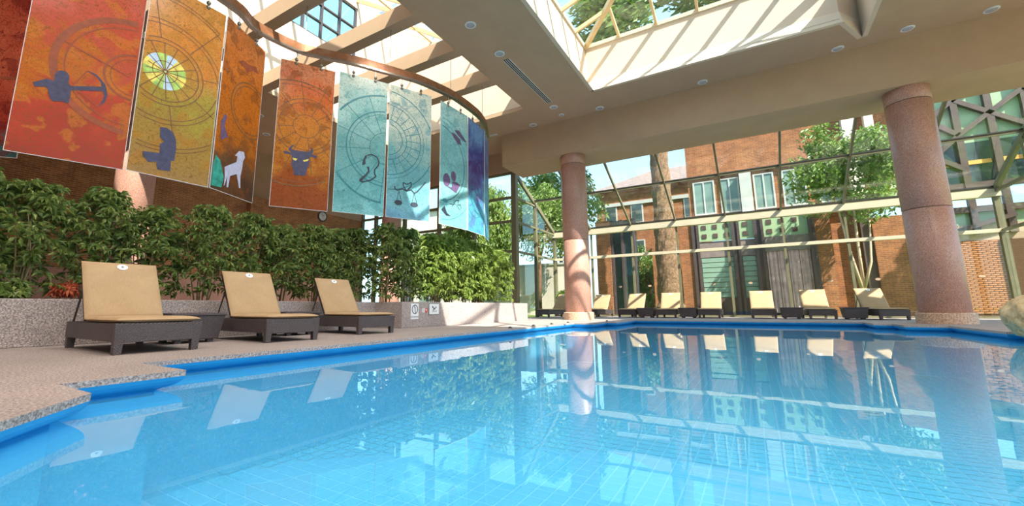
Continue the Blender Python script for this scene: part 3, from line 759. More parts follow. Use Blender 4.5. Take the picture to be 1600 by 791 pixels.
for a, b, _, _ in PAN:
    A, B = Vector(a), Vector(b)
    RAILP += [tuple(A+(B-A)*f) for f in (0.27, 0.73)]
    if len(RAILP) == 3: RAILP.append((-9.60,1.50))
RAILP.append((-8.13,13.12))
def catmull(P, n=8):
    out = []; P = [Vector(p) for p in P]; Q = [P[0]*2-P[1]]+P+[P[-1]*2-P[-2]]
    for i in range(1, len(Q)-2):
        for k in range(n):
            t_ = k/n; a,b,c_,d = Q[i-1],Q[i],Q[i+1],Q[i+2]
            out.append(0.5*((2*b)+(c_-a)*t_+(2*a-5*b+4*c_-d)*t_*t_+(3*b-a-3*c_+d)*t_**3))
    out.append(P[-1]); return out
RZ0, RZ1 = 6.90, 7.16
rail = thing('curved_rail', 'serpentine copper rail hung on thin cables under the skylight beams', 'rail', (-8.9,6.0,RZ0))
rc = catmull(RAILP)
def ribbon(w0, z0, z1):
    m = MB(); n = len(rc)
    for i, p in enumerate(rc):
        d = (rc[min(i+1,n-1)]-rc[max(i-1,0)]).normalized(); s = Vector((-d.y,d.x))*w0
        q = p-Vector((-8.9,6.0))
        m.v += [(q.x-s.x,q.y-s.y,z0),(q.x+s.x,q.y+s.y,z0),(q.x+s.x,q.y+s.y,z1),(q.x-s.x,q.y-s.y,z1)]
        if i: 
            a = (i-1)*4; b = i*4
            for k in range(4): m.f.append((a+k,a+(k+1)%4,b+(k+1)%4,b+k))
    m.f += [(3,2,1,0), tuple(4*(n-1)+k for k in range(4))]
    return m
ribbon(0.035, 0.05, 0.26).build('fascia_band', M['copper'], rail)
ribbon(0.055, 0.0, 0.05).build('track', M['steel'], rail)
for x, y in ((-9.24,5.96),(-8.10,7.88),(-7.44,9.76),(-7.62,11.84),(-8.93,4.02)):
    p = min(rc, key=lambda q: abs(q.y-y)+0.2*abs(q.x-x))
    MB().tube([(p.x+8.9,p.y-6.0,0.25),(p.x+8.9,p.y-6.0,ZS-RZ0+0.01)],0.008,5).build('cable', M['steel'], rail)

PZ0, PZ1 = 2.87, 6.62
def artmat(name, stops, detail_col, sc=1.6, trans=0.30, seed=0.0):
    """printed acrylic: vertical colour bands broken up by noise, fine scribble over it"""
    m, n, out = newmat(name); tc = N(n,'ShaderNodeTexCoord'); mp = N(n,'ShaderNodeMapping'); mp.inputs['Location'].default_value = (seed,seed*1.7,0)
    n.links.new(tc.outputs['Object'], mp.inputs[0]); v = mp.outputs[0]
    sp = N(n,'ShaderNodeSeparateXYZ'); n.links.new(tc.outputs['Object'], sp.inputs[0])
    ma = N(n,'ShaderNodeMath', operation='MULTIPLY_ADD'); n.links.new(sp.outputs[2], ma.inputs[0]); ma.inputs[1].default_value = 1/3.75
    nz = noise(n, v, sc, 5, 0.65, 0.6); mb = N(n,'ShaderNodeMath', operation='MULTIPLY_ADD'); n.links.new(nz, mb.inputs[0]); mb.inputs[1].default_value = 0.95; mb.inputs[2].default_value = -0.47
    n.links.new(mb.outputs[0], ma.inputs[2])
    c_ = ramp(n, ma.outputs[0], stops)
    pt = noise(n, v, 3.2, 2, 0.5, 0.3)
    c_ = mixc(n, c_, detail_col, ramp(n, pt, [(0.56,(0,0,0)),(0.60,(0.55,)*3)]))
    sn = noise(n, v, 7, 2, 0.6, 2.2)
    scr = ramp(n, sn, [(0.475,(0,0,0)),(0.492,(1,1,1)),(0.508,(1,1,1)),(0.525,(0,0,0))])
    c_ = mixc(n, c_, tuple(x*0.45 for x in detail_col), mixc(n, (0,0,0), scr, 0.8))
    p = pbr(n, out, c_, 0.3, 0, None, 0.4, False)
    tl = N(n,'ShaderNodeBsdfTranslucent'); n.links.new(c_, tl.inputs[0])
    tr = N(n,'ShaderNodeBsdfTransparent'); n.links.new(mixc(n, c_, (1,1,1), 0.35), tr.inputs[0])
    m1 = N(n,'ShaderNodeMixShader'); m1.inputs[0].default_value = 0.45; n.links.new(p, m1.inputs[1]); n.links.new(tl.outputs[0], m1.inputs[2])
    m2 = N(n,'ShaderNodeMixShader'); m2.inputs[0].default_value = trans; n.links.new(m1.outputs[0], m2.inputs[1]); n.links.new(tr.outputs[0], m2.inputs[2])
    n.links.new(m2.outputs[0], out.inputs[0]); M[name] = m; return m
plain('ink_navy', (0.045,0.045,0.11), 0.4, 0, 0.35, 14)
plain('ink_rust', (0.30,0.06,0.02), 0.5, 0, 0.3, 9)
plain('ink_brown', (0.20,0.08,0.02), 0.5, 0, 0.4, 12)
plain('ink_teal', (0.03,0.20,0.24), 0.5, 0, 0.3, 9)
plain('ink_lilac', (0.50,0.50,0.68), 0.5, 0, 0.15, 14)
plain('ink_plum', (0.12,0.07,0.16), 0.5, 0, 0.3, 14)
plain('ink_dark', (0.02,0.03,0.05), 0.5, 0, 0.2, 14)
plain('ink_yellow', (0.75,0.62,0.12), 0.5, 0, 0.3, 8)
plain('ink_green', (0.35,0.55,0.12), 0.5, 0, 0.4, 8)
plain('ink_sky', (0.45,0.62,0.85), 0.5, 0, 0.2, 8)
plain('ink_jade', (0.03,0.30,0.24), 0.5, 0, 0.5, 8)
RED, ORA, SAL, GOLD = (0.62,0.07,0.045), (0.80,0.27,0.035), (0.85,0.24,0.13), (0.80,0.48,0.10)
AM = [artmat('art_scarlet', [(0.0,(0.10,0.30,0.32)),(0.2,RED),(0.5,SAL),(0.8,RED),(1,SAL)], (0.35,0.03,0.03), 1.4, 0.30, 3.1),
      artmat('art_red', [(0.0,(0.62,0.10,0.07)),(0.3,(0.78,0.12,0.07)),(0.42,ORA),(0.55,(0.80,0.16,0.09)),(0.8,(0.88,0.22,0.16)),(1,(0.85,0.26,0.20))], (0.86,0.36,0.06), 1.2, 0.12, 0.4),
      artmat('art_gold', [(0.0,(0.60,0.38,0.14)),(0.25,(0.62,0.40,0.10)),(0.42,(0.62,0.52,0.10)),(0.55,(0.80,0.50,0.12)),(0.75,(0.90,0.40,0.08)),(1,(0.92,0.50,0.14))], (0.72,0.36,0.06), 1.1, 0.15, 5.0),
      artmat('art_amber', [(0.0,(0.16,0.09,0.06)),(0.2,(0.34,0.16,0.07)),(0.4,(0.80,0.27,0.03)),(0.7,(0.82,0.28,0.03)),(1,(0.90,0.36,0.10))], (0.40,0.13,0.04), 1.2, 0.2, 8.2),
      artmat('art_orange', [(0.0,(0.50,0.12,0.03)),(0.2,(0.56,0.15,0.03)),(0.36,(0.80,0.36,0.05)),(0.65,(0.85,0.36,0.07)),(0.85,(0.85,0.24,0.08)),(1,(0.90,0.42,0.22))], (0.45,0.13,0.02), 1.2, 0.18, 2.2),
      artmat('art_teal', [(0.0,(0.42,0.84,0.88)),(0.2,(0.28,0.70,0.76)),(0.5,(0.34,0.64,0.66)),(0.75,(0.50,0.80,0.82)),(1,(0.86,0.92,0.88))], (0.20,0.56,0.60), 1.0, 0.22, 6.6),  # whitish top stop stands in for the bright wall behind the sheet
      artmat('art_pale', [(0.0,(0.28,0.58,0.82)),(0.15,(0.36,0.74,0.84)),(0.4,(0.26,0.60,0.66)),(0.62,(0.55,0.72,0.68)),(0.8,(0.84,0.88,0.80)),(1,(0.88,0.92,0.84))], (0.24,0.50,0.60), 1.1, 0.22, 9.4),  # pale upper stops likewise paint in the brightness showing through
      artmat('art_aqua', [(0.0,(0.36,0.78,0.82)),(0.25,(0.44,0.80,0.82)),(0.5,(0.32,0.62,0.66)),(0.75,(0.46,0.80,0.84)),(1,(0.70,0.92,0.94))], (0.26,0.60,0.66), 0.9, 0.18, 4.3),  # lightened top paints in brightness showing through from behind
      artmat('art_violet', [(0.0,(0.16,0.64,0.88)),(0.3,(0.22,0.68,0.88)),(0.42,(0.18,0.20,0.50)),(0.6,(0.14,0.06,0.24)),(0.8,(0.12,0.13,0.44)),(1,(0.30,0.50,0.80))], (0.20,0.24,0.60), 1.1, 0.15, 1.4),
      artmat('art_ice', [(0.0,(0.22,0.70,0.90)),(0.5,(0.30,0.72,0.88)),(0.7,(0.22,0.18,0.42)),(1,(0.30,0.40,0.70))], (0.20,0.50,0.80), 1.1, 0.2, 7.7)]
ART = {
 1: [('ink_navy',[(0.17,1.15),(0.24,1.21),(0.31,1.27),(0.4,1.26),(0.39,1.36),(0.41,1.43),(0.45,1.47),(0.51,1.47),(0.55,1.42),(0.56,1.35),(0.55,1.29),(0.59,1.24),(0.65,1.27),(0.95,1.37),(0.93,1.45),(0.86,1.53),(0.75,1.58),(0.76,1.59),(0.87,1.56),(0.99,1.43),(1.01,1.37),(1.04,1.25),(1.02,1.12),(0.95,1.0),(0.99,1.14),(1.0,1.23),(0.97,1.3),(0.6,1.18),(0.6,0.95),(0.5,0.95),(0.42,0.92),(0.38,0.96),(0.34,1.11),(0.31,1.13),(0.2,1.09)])],
 2: [('ink_navy',[(0.4,0.92),(0.5,0.94),(0.61,0.89),(0.67,0.76),(0.69,0.57),(0.68,0.35),(0.63,0.34),(0.64,0.14),(0.44,0.12),(0.41,0.26),(0.29,0.22),(0.2,0.32),(0.19,0.39),(0.44,0.43),(0.43,0.6),(0.49,0.67),(0.42,0.72)])],
 3: [('ink_jade',[(0.02,0.05),(0.3,0.08),(0.34,0.3),(0.2,0.62),(0.06,0.7),(0.02,0.5)]),
     ('ink_lilac',[(0.33,0.53),(0.66,0.75),(0.67,0.88),(0.59,0.87),(0.71,1.02),(0.86,1.05),(0.91,0.94),(0.86,0.84),(0.85,0.66),(0.82,0.48),(0.85,0.22),(0.81,0.21),(0.7,0.49),(0.51,0.39),(0.49,0.14),(0.44,0.12),(0.43,0.36),(0.38,0.15),(0.36,0.14),(0.36,0.34)]),
     ('ink_plum',[(0.1,1.43),(0.2,1.65),(0.26,1.61),(0.21,1.38),(0.35,1.19),(0.15,1.05)]),
     ('ink_rust',[(0.42,2.97),(0.58,3.09),(0.77,3.09),(0.99,3.18),(1.11,3.06),(0.91,3.03),(0.71,2.87),(0.64,2.94)])],
 4: [('ink_navy',[(0.41,1.44),(0.45,1.44),(0.56,1.44),(0.76,1.45),(0.8,1.46),(0.83,1.53),(0.76,1.58),(0.85,1.55),(0.88,1.47),(0.84,1.4),(0.99,1.37),(0.95,1.32),(0.8,1.34),(0.8,1.27),(0.8,1.12),(0.75,0.97),(0.74,0.84),(0.65,0.82),(0.47,0.82),(0.47,0.9),(0.4,1.08),(0.41,1.22),(0.39,1.31),(0.24,1.32),(0.2,1.37),(0.29,1.39),(0.4,1.34),(0.32,1.43),(0.34,1.5),(0.44,1.59),(0.38,1.47)])],
 5: [('ink_dark',[(0.69,1.44),(0.74,1.57),(0.8,1.59),(0.75,1.45),(0.76,1.34),(0.67,1.29)]),('ink_dark',[(0.79,1.28),(0.86,1.27),(0.87,1.15),(0.68,0.86),(0.61,0.87),(0.64,0.94),(0.77,1.07),(0.83,1.17)])],
 6: [], 7: [('ink_plum',[(0.51,2.93),(0.7,2.92),(0.92,2.82),(0.99,2.65),(0.8,2.65),(0.61,2.78)]),('ink_plum',[(0.63,3.04),(0.86,3.1),(1.09,2.96),(1.25,2.84),(1.12,2.82),(0.83,2.92)]),
     ('ink_plum',[(0.3,1.18),(0.54,1.18),(0.57,1.37),(0.78,1.4),(0.94,1.35),(0.75,1.05)])], 8: [], 9: []}
def ell(cx, cz, a, b, n=18): return [(cx+a*math.cos(2*PI*k/n), cz+b*math.sin(2*PI*k/n)) for k in range(n)]
ART[7] += [('ink_plum', ell(0.30,1.36,0.16,0.20)), ('ink_plum', ell(0.62,1.55,0.12,0.16)), ('ink_teal', ell(0.25,0.72,0.12,0.06)), ('ink_dark',[(0.08,0.42),(0.22,0.56),(0.34,0.36),(0.52,0.30),(0.3,0.28)])]
ART[6] += [('ink_dark', ell(0.34,0.42,0.11,0.07)), ('ink_dark', ell(0.80,0.42,0.11,0.07))]
LINES = {5: [('ink_dark',0.035,[(0.8,1.59),(0.92,1.63),(1.05,1.58),(1.11,1.46),(1.08,1.33),(1.0,1.23),(1.0,1.12),(1.05,1.05),(0.9,0.92),(0.7,0.85),(0.62,0.88)])],
         6: [('ink_dark',0.034,[(0.22,0.86),(0.24,0.78),(0.31,0.76),(0.45,0.82),(0.56,0.77),(0.7,0.83),(0.79,0.74),(0.87,0.79),(1.13,1.11)]),('ink_dark',0.03,[(0.56,0.77),(0.46,0.92),(0.47,1.0),(0.58,0.96),(0.69,1.04),(0.7,0.93),(0.56,0.77)]),
             ('ink_dark',0.014,[(0.35,0.74),(0.28,0.43)]),('ink_dark',0.014,[(0.35,0.74),(0.43,0.45)]),('ink_dark',0.014,[(0.79,0.74),(0.72,0.43)]),('ink_dark',0.014,[(0.79,0.74),(0.88,0.45)])],
         7: [('ink_dark',0.02,[(0.46,0.66),(0.61,0.67),(0.73,0.82),(0.88,0.85),(0.82,0.68),(0.95,0.74),(1.0,0.62)]),('ink_dark',0.014,[(0.55,0.6),(0.7,0.72),(0.95,0.56)])],
         8: [('ink_teal',0.03,[(0.05,1.9),(0.3,1.0),(0.6,0.7),(1.1,0.6)]),('ink_teal',0.02,[(0.05,1.3),(0.4,0.75),(0.8,0.6),(1.15,0.55)]),('ink_plum',0.04,[(0.25,1.9),(0.5,1.4),(0.75,1.1)])],
         1: [('ink_rust',0.02,[(0.4,2.0),(1.37,1.65)]),('ink_rust',0.015,[(0.75,1.58),(0.6,1.24),(0.95,1.0)])]}
RINGS = {0: [('ink_rust',0.9,2.2,0.9,0.05)],
         1: [('ink_rust',1.37,1.68,1.03,0.10),('ink_rust',1.37,1.68,0.90,0.02),('ink_rust',1.37,1.68,0.42,0.035),('ink_rust',1.37,1.68,0.34,0.015)],
         2: [('ink_brown',0.37,2.0,0.20,0.012),('ink_brown',0.37,2.0,0.56,0.02),('ink_brown',0.37,2.0,0.64,0.02),('ink_brown',0.37,2.0,0.92,0.016),('ink_brown',0.37,2.0,1.0,0.016),('ink_brown',0.37,2.0,1.45,0.016),('ink_brown',0.37,2.0,1.52,0.016)],
         3: [('ink_brown',0.95,2.05,0.62,0.03),('ink_brown',0.95,2.05,0.54,0.02)],
         4: [('ink_brown',0.68,2.1,0.30,0.016),('ink_brown',0.68,2.1,0.62,0.018),('ink_brown',0.68,2.1,0.72,0.018),('ink_brown',0.45,1.9,1.35,0.03),('ink_brown',0.45,1.9,1.25,0.015)],
         5: [('ink_teal',1.30,1.85,1.05,0.03),('ink_teal',1.30,1.85,0.96,0.015),('ink_teal',1.30,1.85,1.50,0.05),('ink_teal',1.30,1.85,0.45,0.015)],
         6: [('ink_teal',-0.05,2.15,0.45,0.02),('ink_teal',-0.05,2.15,0.58,0.02),('ink_teal',-0.05,2.15,0.72,0.012),('ink_teal',-0.05,2.15,1.0,0.02),('ink_teal',-0.05,2.15,1.1,0.014),('ink_teal',-0.05,2.15,1.40,0.025)],
         7: [('ink_dark',0.0,1.85,1.15,0.02),('ink_teal',0.0,1.85,1.28,0.012),('ink_teal',0.1,1.7,1.55,0.014)], 8: [('ink_teal',0.5,1.0,0.5,0.02)], 9: [('ink_teal',0.4,0.9,0.5,0.02)]}
for i, (a, b, lb, _) in enumerate(PAN):
    A, B = Vector(a), Vector(b); d = (B-A); wd = d.length; d.normalize(); ang = math.atan2(d.y, d.x)
    t_ = thing('art_panel', lb, 'art panel', (A.x,A.y,PZ0), ang, 'hanging printed art panels'); H_ = PZ1-PZ0
    # local x along the panel, local -y faces the pool
    MB().box(0.008, wd-0.008, -0.006, 0.006, 0, H_).build('sheet', AM[i], t_)
    ed = MB(); ed.box(0,0.008,-.007,.007,0,H_); ed.box(wd-.008,wd,-.007,.007,0,H_); ed.box(0,wd,-.007,.007,-0.008,0); ed.build('edge_trim', M['white_plastic'], t_)
    inkm = {}
    yq = -0.0095
    def ok(x, z): return 0.01 < x < wd-0.01 and 0.01 < z < H_-0.01
    for mt, cx_, cz_, rr, th in RINGS.get(i, []):
        mm = inkm.setdefault(mt, MB()); nn = 96
        for k in range(nn):
            p = [(cx_+q*math.cos(2*PI*z/nn), cz_+q*math.sin(2*PI*z/nn)) for q, z in ((rr-th/2,k),(rr+th/2,k),(rr+th/2,k+1),(rr-th/2,k+1))]
            if all(ok(*q) for q in p): mm.add([(x,yq,z) for x,z in p], [(0,1,2,3)])
    def line(mm, pts, th, yv):
        for (x0,z0),(x1,z1) in zip(pts, pts[1:]):
            L_ = math.hypot(x1-x0,z1-z0); st = max(1,int(L_/0.08))
            nx, nz = -(z1-z0)/L_*th/2, (x1-x0)/L_*th/2
            for k in range(st):
                q0, q1 = k/st, (k+1)/st
                p = [(x0+(x1-x0)*q0-nx,z0+(z1-z0)*q0-nz),(x0+(x1-x0)*q1-nx,z0+(z1-z0)*q1-nz),(x0+(x1-x0)*q1+nx,z0+(z1-z0)*q1+nz),(x0+(x1-x0)*q0+nx,z0+(z1-z0)*q0+nz)]
                if all(ok(*q) for q in p): mm.add([(x,yv,z) for x,z in p], [(0,1,2,3)])
    if i in (2, 4, 6, 5):
        cx_, cz_, n_, ra, rb, mt = {2:(0.37,2.0,16,0.02,0.56,'ink_brown'),4:(0.68,2.1,12,0.3,1.25,'ink_brown'),6:(-0.05,2.15,24,0.58,1.0,'ink_teal'),5:(1.30,1.85,14,0.45,1.5,'ink_teal')}[i]
        for k in range(n_):
            a_ = 2*PI*(k+.3)/n_; line(inkm.setdefault(mt,MB()), [(cx_+ra*math.cos(a_),cz_+ra*math.sin(a_)),(cx_+rb*math.cos(a_),cz_+rb*math.sin(a_))], 0.016, yq)
        if i == 2:
            for k in range(8):
                a_ = 2*PI*k/8+.2; line(inkm[mt], [(cx_+0.64*math.cos(a_),cz_+0.64*math.sin(a_)),(cx_+1.5*math.cos(a_),cz_+1.5*math.sin(a_))], 0.016, yq)
            # coloured wedges of the wheel hub
            for k, mt2 in enumerate(('ink_green','ink_yellow','ink_sky','ink_green','ink_sky','ink_yellow','ink_green','ink_yellow','ink_green','ink_sky','ink_green','ink_yellow')):
                a0, a1 = k*PI/6, (k+1)*PI/6
                pp = [(cx_,cz_)]+[(cx_+0.345*math.cos(a0+(a1-a0)*q/4),cz_+0.345*math.sin(a0+(a1-a0)*q/4)) for q in range(5)]
                inkm.setdefault(mt2,MB()).add([(x,-0.0085,z) for x,z in pp],[tuple(range(6))])
    for mt, th, pts in LINES.get(i, []): line(inkm.setdefault(mt,MB()), pts, th, -0.012)
    for mt, mm in inkm.items():
        if mm.v: tag(mm.build('printed_lines', M[mt], t_), kind='stuff')
    for mt, poly in ART.get(i, []):
        tr = tessellate_polygon([[Vector((x,z,0)) for x,z in poly]])
        MB().add([(x,-0.0125,z) for x,z in poly], [tuple(q) for q in tr]).build('printed_figure', M[mt], t_)
    if i == 4:
        for poly in ([(0.42,1.24),(0.53,1.23),(0.5,1.18),(0.44,1.19)],[(0.65,1.21),(0.79,1.27),(0.76,1.21),(0.68,1.18)]):
            MB().add([(x,-0.014,z) for x,z in poly],[(0,1,2,3)]).build('printed_eye', M['ink_yellow'], t_)
    # two hangers: rod from the track down to a pair of knobs on the sheet
    for fx in (0.27, 0.73):
        hg = MB(); hg.tube([(wd*fx,0,H_-0.02),(wd*fx,0,RZ0-PZ0+0.02)],0.006,6); ho = hg.build('hanger', M['steel'], t_)
        for zz_ in (H_-0.03, H_+0.07):
            MB().lathe([(0.004,zz_-.045),(0.034,zz_-.03),(0.042,zz_),(0.034,zz_+.03),(0.004,zz_+.045)],12,(wd*fx,0)).build('knob', M['steel'], ho, True)

# ================================================================== WALL CLOCK, LIGHTS, VENTS
t_ = thing('wall_clock', 'round black-rimmed wall clock on the brick wall above the shrubs', 'clock', (-20.5,15.14,5.65)); t_.rotation_euler = (0,PI/2,0)
MB().lathe([(0.30,0.0),(0.30,0.06),(0.27,0.075),(0.245,0.05)],32).build('rim', M['clock_black'], t_, True)
MB().lathe([(0.24,0.02),(0.24,0.056)],32).build('face', M['white_plastic'], t_)
m = MB()
for k in range(12):
    a = 2*PI*k/12; m.bar((0.19*math.cos(a),0.19*math.sin(a),0.058),(0.225*math.cos(a),0.225*math.sin(a),0.058),0.014,0.004)
m.build('hour_marks', M['clock_black'], t_)
MB().bar((0,0,0.061),(-0.10,0.09,0.061),0.02,0.004).build('hour_hand', M['clock_black'], t_)
MB().bar((0,0,0.064),(-0.17,-0.08,0.064),0.013,0.004).build('minute_hand', M['clock_black'], t_)

LIGHTS = [(-6.05,8.86,'centre'),(-6.05,10.47,'centre'),(-6.05,14.69,'centre'),(-6.05,15.5,'small'),(-7.46,15.75,'edge'),(-4.54,15.75,'edge'),(-0.86,15.72,'edge'),(2.87,15.76,'edge'),(4.41,15.6,'edge'),(6.09,15.73,'edge'),(-16.5,8.95,'left'),(-18.1,10.2,'left')]
LBL = {'centre':('round recessed ceiling light on the soffit strip between the skylights','ceiling lights between the skylights'),
       'small':('smaller recessed ceiling light between the slot vent and the beam',None),
       'edge':('round recessed ceiling light along the deep cross beam','ceiling lights along the beam'),
       'left':('recessed ceiling light over the shrubs, beyond the copper rail','ceiling lights by the brick wall')}
LL_ = {(-6.05,8.86):'recessed ceiling light on the soffit strip, away from the slot vent',(-6.05,10.47):'recessed ceiling light at the skylight-side start of the long slot vent',(-6.05,14.69):'recessed ceiling light at the beam end of the long slot vent',(-7.46,15.75):'recessed ceiling light near the beam, between rail end and sunlit column',(-4.54,15.75):'recessed ceiling light near the skylight corner by the sunlit column',(-0.86,15.72):'recessed ceiling light under the middle of the right skylight edge',(2.87,15.76):'recessed ceiling light beside the splayed skylight corner',(4.41,15.6):'recessed ceiling light close to the shaded column top',(6.09,15.73):'recessed ceiling light beyond the shaded column, last along the beam',(-16.5,8.95):'recessed ceiling light seen between the goat and bull panels, by the tall wall',(-18.1,10.2):'recessed ceiling light seen between the goat and bull panels, by the brick wall'}
for x, y, k in LIGHTS:
    t_ = thing('downlight', LL_.get((x,y), LBL[k][0]), 'ceiling light', (x,y,ZS), 0, LBL[k][1]); s = 0.72 if k == 'small' else 1.0
    MB().lathe([(0.10*s,-0.002),(0.12*s,-0.022),(0.145*s,-0.022),(0.16*s,-0.010),(0.16*s,0.005)],28).build('ring', M['white_plastic'], t_, True)
    MB().lathe([(0.002,-0.026),(0.08*s,-0.024),(0.115*s,-0.018),(0.115*s,0.0)],28).build('lens', M['lens_grey'], t_, True)
ADDED_LAMPS = [(-6.05,y) for y in (-4,0,3.5,6.8)]+[(x,y) for x in (-1.6,2.0) for y in (-4,0,3.5)]+[(5.6,y) for y in (-2,2,6,10)]+[(8.8,2),(8.8,8)]  # added unseen lamps that brighten the hall, built like the visible fittings
for x, y in ADDED_LAMPS:
    t_ = thing('downlight', 'added unseen fill lamp in ceiling light form over the near end of the hall', 'ceiling light', (x,y,ZS), 0, 'added fill lamps over the near end'); s = 1.0
    MB().lathe([(0.10*s,-0.002),(0.12*s,-0.022),(0.145*s,-0.022),(0.16*s,-0.010),(0.16*s,0.005)],28).build('ring', M['white_plastic'], t_, True)
    MB().lathe([(0.002,-0.026),(0.08*s,-0.024),(0.115*s,-0.018),(0.115*s,0.0)],28).build('lens', M['lens_grey'], t_, True)
FILL_LAMP = bpy.data.lights.new('added_fill_lamp','SPOT'); FILL_LAMP.energy = 300; FILL_LAMP.spot_size = math.radians(150); FILL_LAMP.spot_blend = 0.6; FILL_LAMP.shadow_soft_size = 0.1; FILL_LAMP.color = (1.0,0.91,0.80)  # fill light of the added lamps, lifts the interior
for x, y in ADDED_LAMPS:
    lo = bpy.data.objects.new('added_fill_lamp', FILL_LAMP); col.objects.link(lo); lo.location = (x,y,ZS-0.05)
def slot(label, x0, x1, y0, y1):
    t_ = thing('slot_vent', label, 'air vent', ((x0+x1)/2,(y0+y1)/2,ZS)); a, b = (x1-x0)/2, (y1-y0)/2
    MB().box(-a,a,-b,b,-0.012,0.002).build('backing', M['slot_dark'], t_)
    al = a < b; n_ = 4; ww = (a if al else b)
    for k in range(n_):
        q = -ww+2*ww*k/(n_-1)
        (MB().box(q-.008,q+.008,-b,b,-0.02,0.0) if al else MB().box(-a,a,q-.008,q+.008,-0.02,0.0)).build('blade', M['white_plastic'], t_)
slot('long black slot vent between two ceiling lights', -6.13, -5.93, 10.85, 14.25)
slot('short black slot vent in the soffit at the end of the copper rail', -9.95, -9.25, 15.72, 15.82)
slot('short black slot vent in the soffit seen between the teal panels', -12.1, -11.2, 15.72, 15.82)

# ================================================================== BOULDER, STUDS, DRAIN
import bmesh
from mathutils import noise as mnoise
bm = bmesh.new(); bmesh.ops.create_icosphere(bm, subdivisions=5, radius=1.0)
for v in bm.verts:
    p = v.co.copy(); d = mnoise.noise(p*1.3+Vector((3,1,5)))*0.07+mnoise.noise(p*3.5)*0.05+mnoise.noise(p*9)*0.022
    v.co = Vector((math.copysign(abs(p.x)**0.8,p.x)*0.78, math.copysign(abs(p.y)**0.8,p.y)*0.62, math.copysign(abs(p.z)**0.8,p.z)*0.44))*(1+d)
    v.co.z = max(v.co.z, -0.31+0.01*d)
me = bpy.data.meshes.new('boulder'); bm.to_mesh(me); bm.free(); me.materials.append(M['sandstone'])
me.polygons.foreach_set('use_smooth',[True]*len(me.polygons))
o = inst('boulder', me, None, (4.50,11.27,0.26)); tag(o,'rounded sandstone boulder on the tiled ledge in the pool','boulder')
t_ = thing('tiled_ledge','pale aqua tiled ledge rising from the pool under the boulder','ledge',(4.62,11.3,ZF))
MB().box(-0.40,0.75,-0.75,0.69,0,-ZF-0.03).build('core', M['pool_grout'], t_)
me = MB().box(-0.07,0.07,-0.008,0.008,-0.07,0.07).mesh('tile', M['aqua_tile'])
for k in range(7):
    for r_ in range(3):
        inst('tile', me, t_, (-0.32+0.155*k,-0.757,-ZF-0.11-0.155*r_))
        if k < 9: inst('tile', me, t_, (-0.407,-0.66+0.155*k+0.07,-ZF-0.11-0.155*r_), (0,0,PI/2))
for i, (x, y) in enumerate(((-5.10,9.2),(-5.10,10.5),(-5.10,11.7),(-5.10,13.0),(-4.45,15.0))):
    t_ = thing('lane_anchor','small black lane rope anchor on the straight coping beside the sunlit planter' if i < 4 else 'small black lane rope anchor on the coping corner by the sunlit column','anchor',(x,y,0),0,'lane rope anchors' if i < 4 else None)
    MB().lathe([(0.045,0),(0.045,0.015),(0.028,0.035),(0.005,0.045)],14).build('cap', M['clock_black'], t_, True)
    MB().lathe([(0.055,0),(0.055,0.006)],16).build('flange', M['steel'], t_)
t_ = thing('floor_drain','pale round inlet ring on the pool floor','pool inlet',(1.4,9.2,ZF))
MB().lathe([(0.10,0.0),(0.10,0.03),(0.15,0.03),(0.17,0.006)],28).build('ring', M['white_plastic'], t_, True)
MB().lathe([(0.10,0.0),(0.10,0.02),(0.01,0.024)],28).build('grate', M['lens_grey'], t_)

# ================================================================== OUTSIDE: BUILDINGS
YH = 30.0
def win(parent, x0, x1, z0, z1, y, fm_, pm_, mid=True):
    f = MB()
    fwid = 0.09
    f.box(x0,x1,y-.06,y+.05,z0,z0+fwid); f.box(x0,x1,y-.06,y+.05,z1-fwid,z1); f.box(x0,x0+fwid,y-.06,y+.05,z0+fwid,z1-fwid); f.box(x1-fwid,x1,y-.06,y+.05,z0+fwid,z1-fwid)
    if mid: f.box((x0+x1)/2-.04,(x0+x1)/2+.04,y-.06,y+.05,z0+fwid,z1-fwid)
    o = f.build('window', fm_, parent); MB().box(x0+fwid,x1-fwid,y-.01,y+.03,z0+fwid,z1-fwid).build('pane', pm_, o)
    return o
bA = thing('brick_building','long brick wing with dark steel posts, blinds and pink curtains','building',(0,YH,0))
bk = M['brick_far']; ds = M['dark_steel']
def W(x0,x1,z0,z1,y0=0,y1=0.6,nm='wall',mt=None): return MB().box(x0,x1,y0,y1,z0,z1).build(nm, mt or bk, bA)
W(-9.4,-8.4,-.1,6.6); W(-5.6,-5.0,-.1,6.2); W(-3.85,-3.12,-.1,6.2); W(3.28,4.0,-.1,6.0); W(4.0,5.3,-.1,6.0,0.7,1.2); W(5.3,5.75,-.1,6.0,0.2,1.2,'door_panel',M['brown_timber']); W(5.75,8.2,-.1,5.2)
W(-8.4,-6.7,-.1,6.6,0.4,0.8,'glass_wall',M['window_dark'])
for x in (-8.3,-7.6,-6.8): W(x-.07,x+.07,-.1,6.6,0.1,0.4,'post',ds)
for x0,x1 in ((-3.1,-2.68),(-0.86,-0.42),(0.32,0.82),(2.98,3.28)):
    W(x0,x0+.18,-.1,6.2,-.1,0.3,'post',ds); W(x1-.14,x1,-.1,6.2,-.1,0.3,'post',ds); W(x0+.18,x1-.14,-.1,6.2,0.05,0.3,'post_infill',ds)
for x0, x1 in ((-2.68,-0.86),(-0.42,0.32)):
    W(x0,x1,-.1,1.0,0.15,0.3,'spandrel',M['brown_timber']); W(x0,x1,3.55,4.55,0.15,0.3,'spandrel',M['roof_slate'])
    W(x0,x1,1.0,3.55,0.3,0.35,'backing',M['pale_green_panel'])
    k = 0; z = 1.06
    while z < 3.5:
        W(x0+.03,x1-.03,z,z+.27,0.16,0.22,'blind_slat',M['blind_green']); z += 0.31
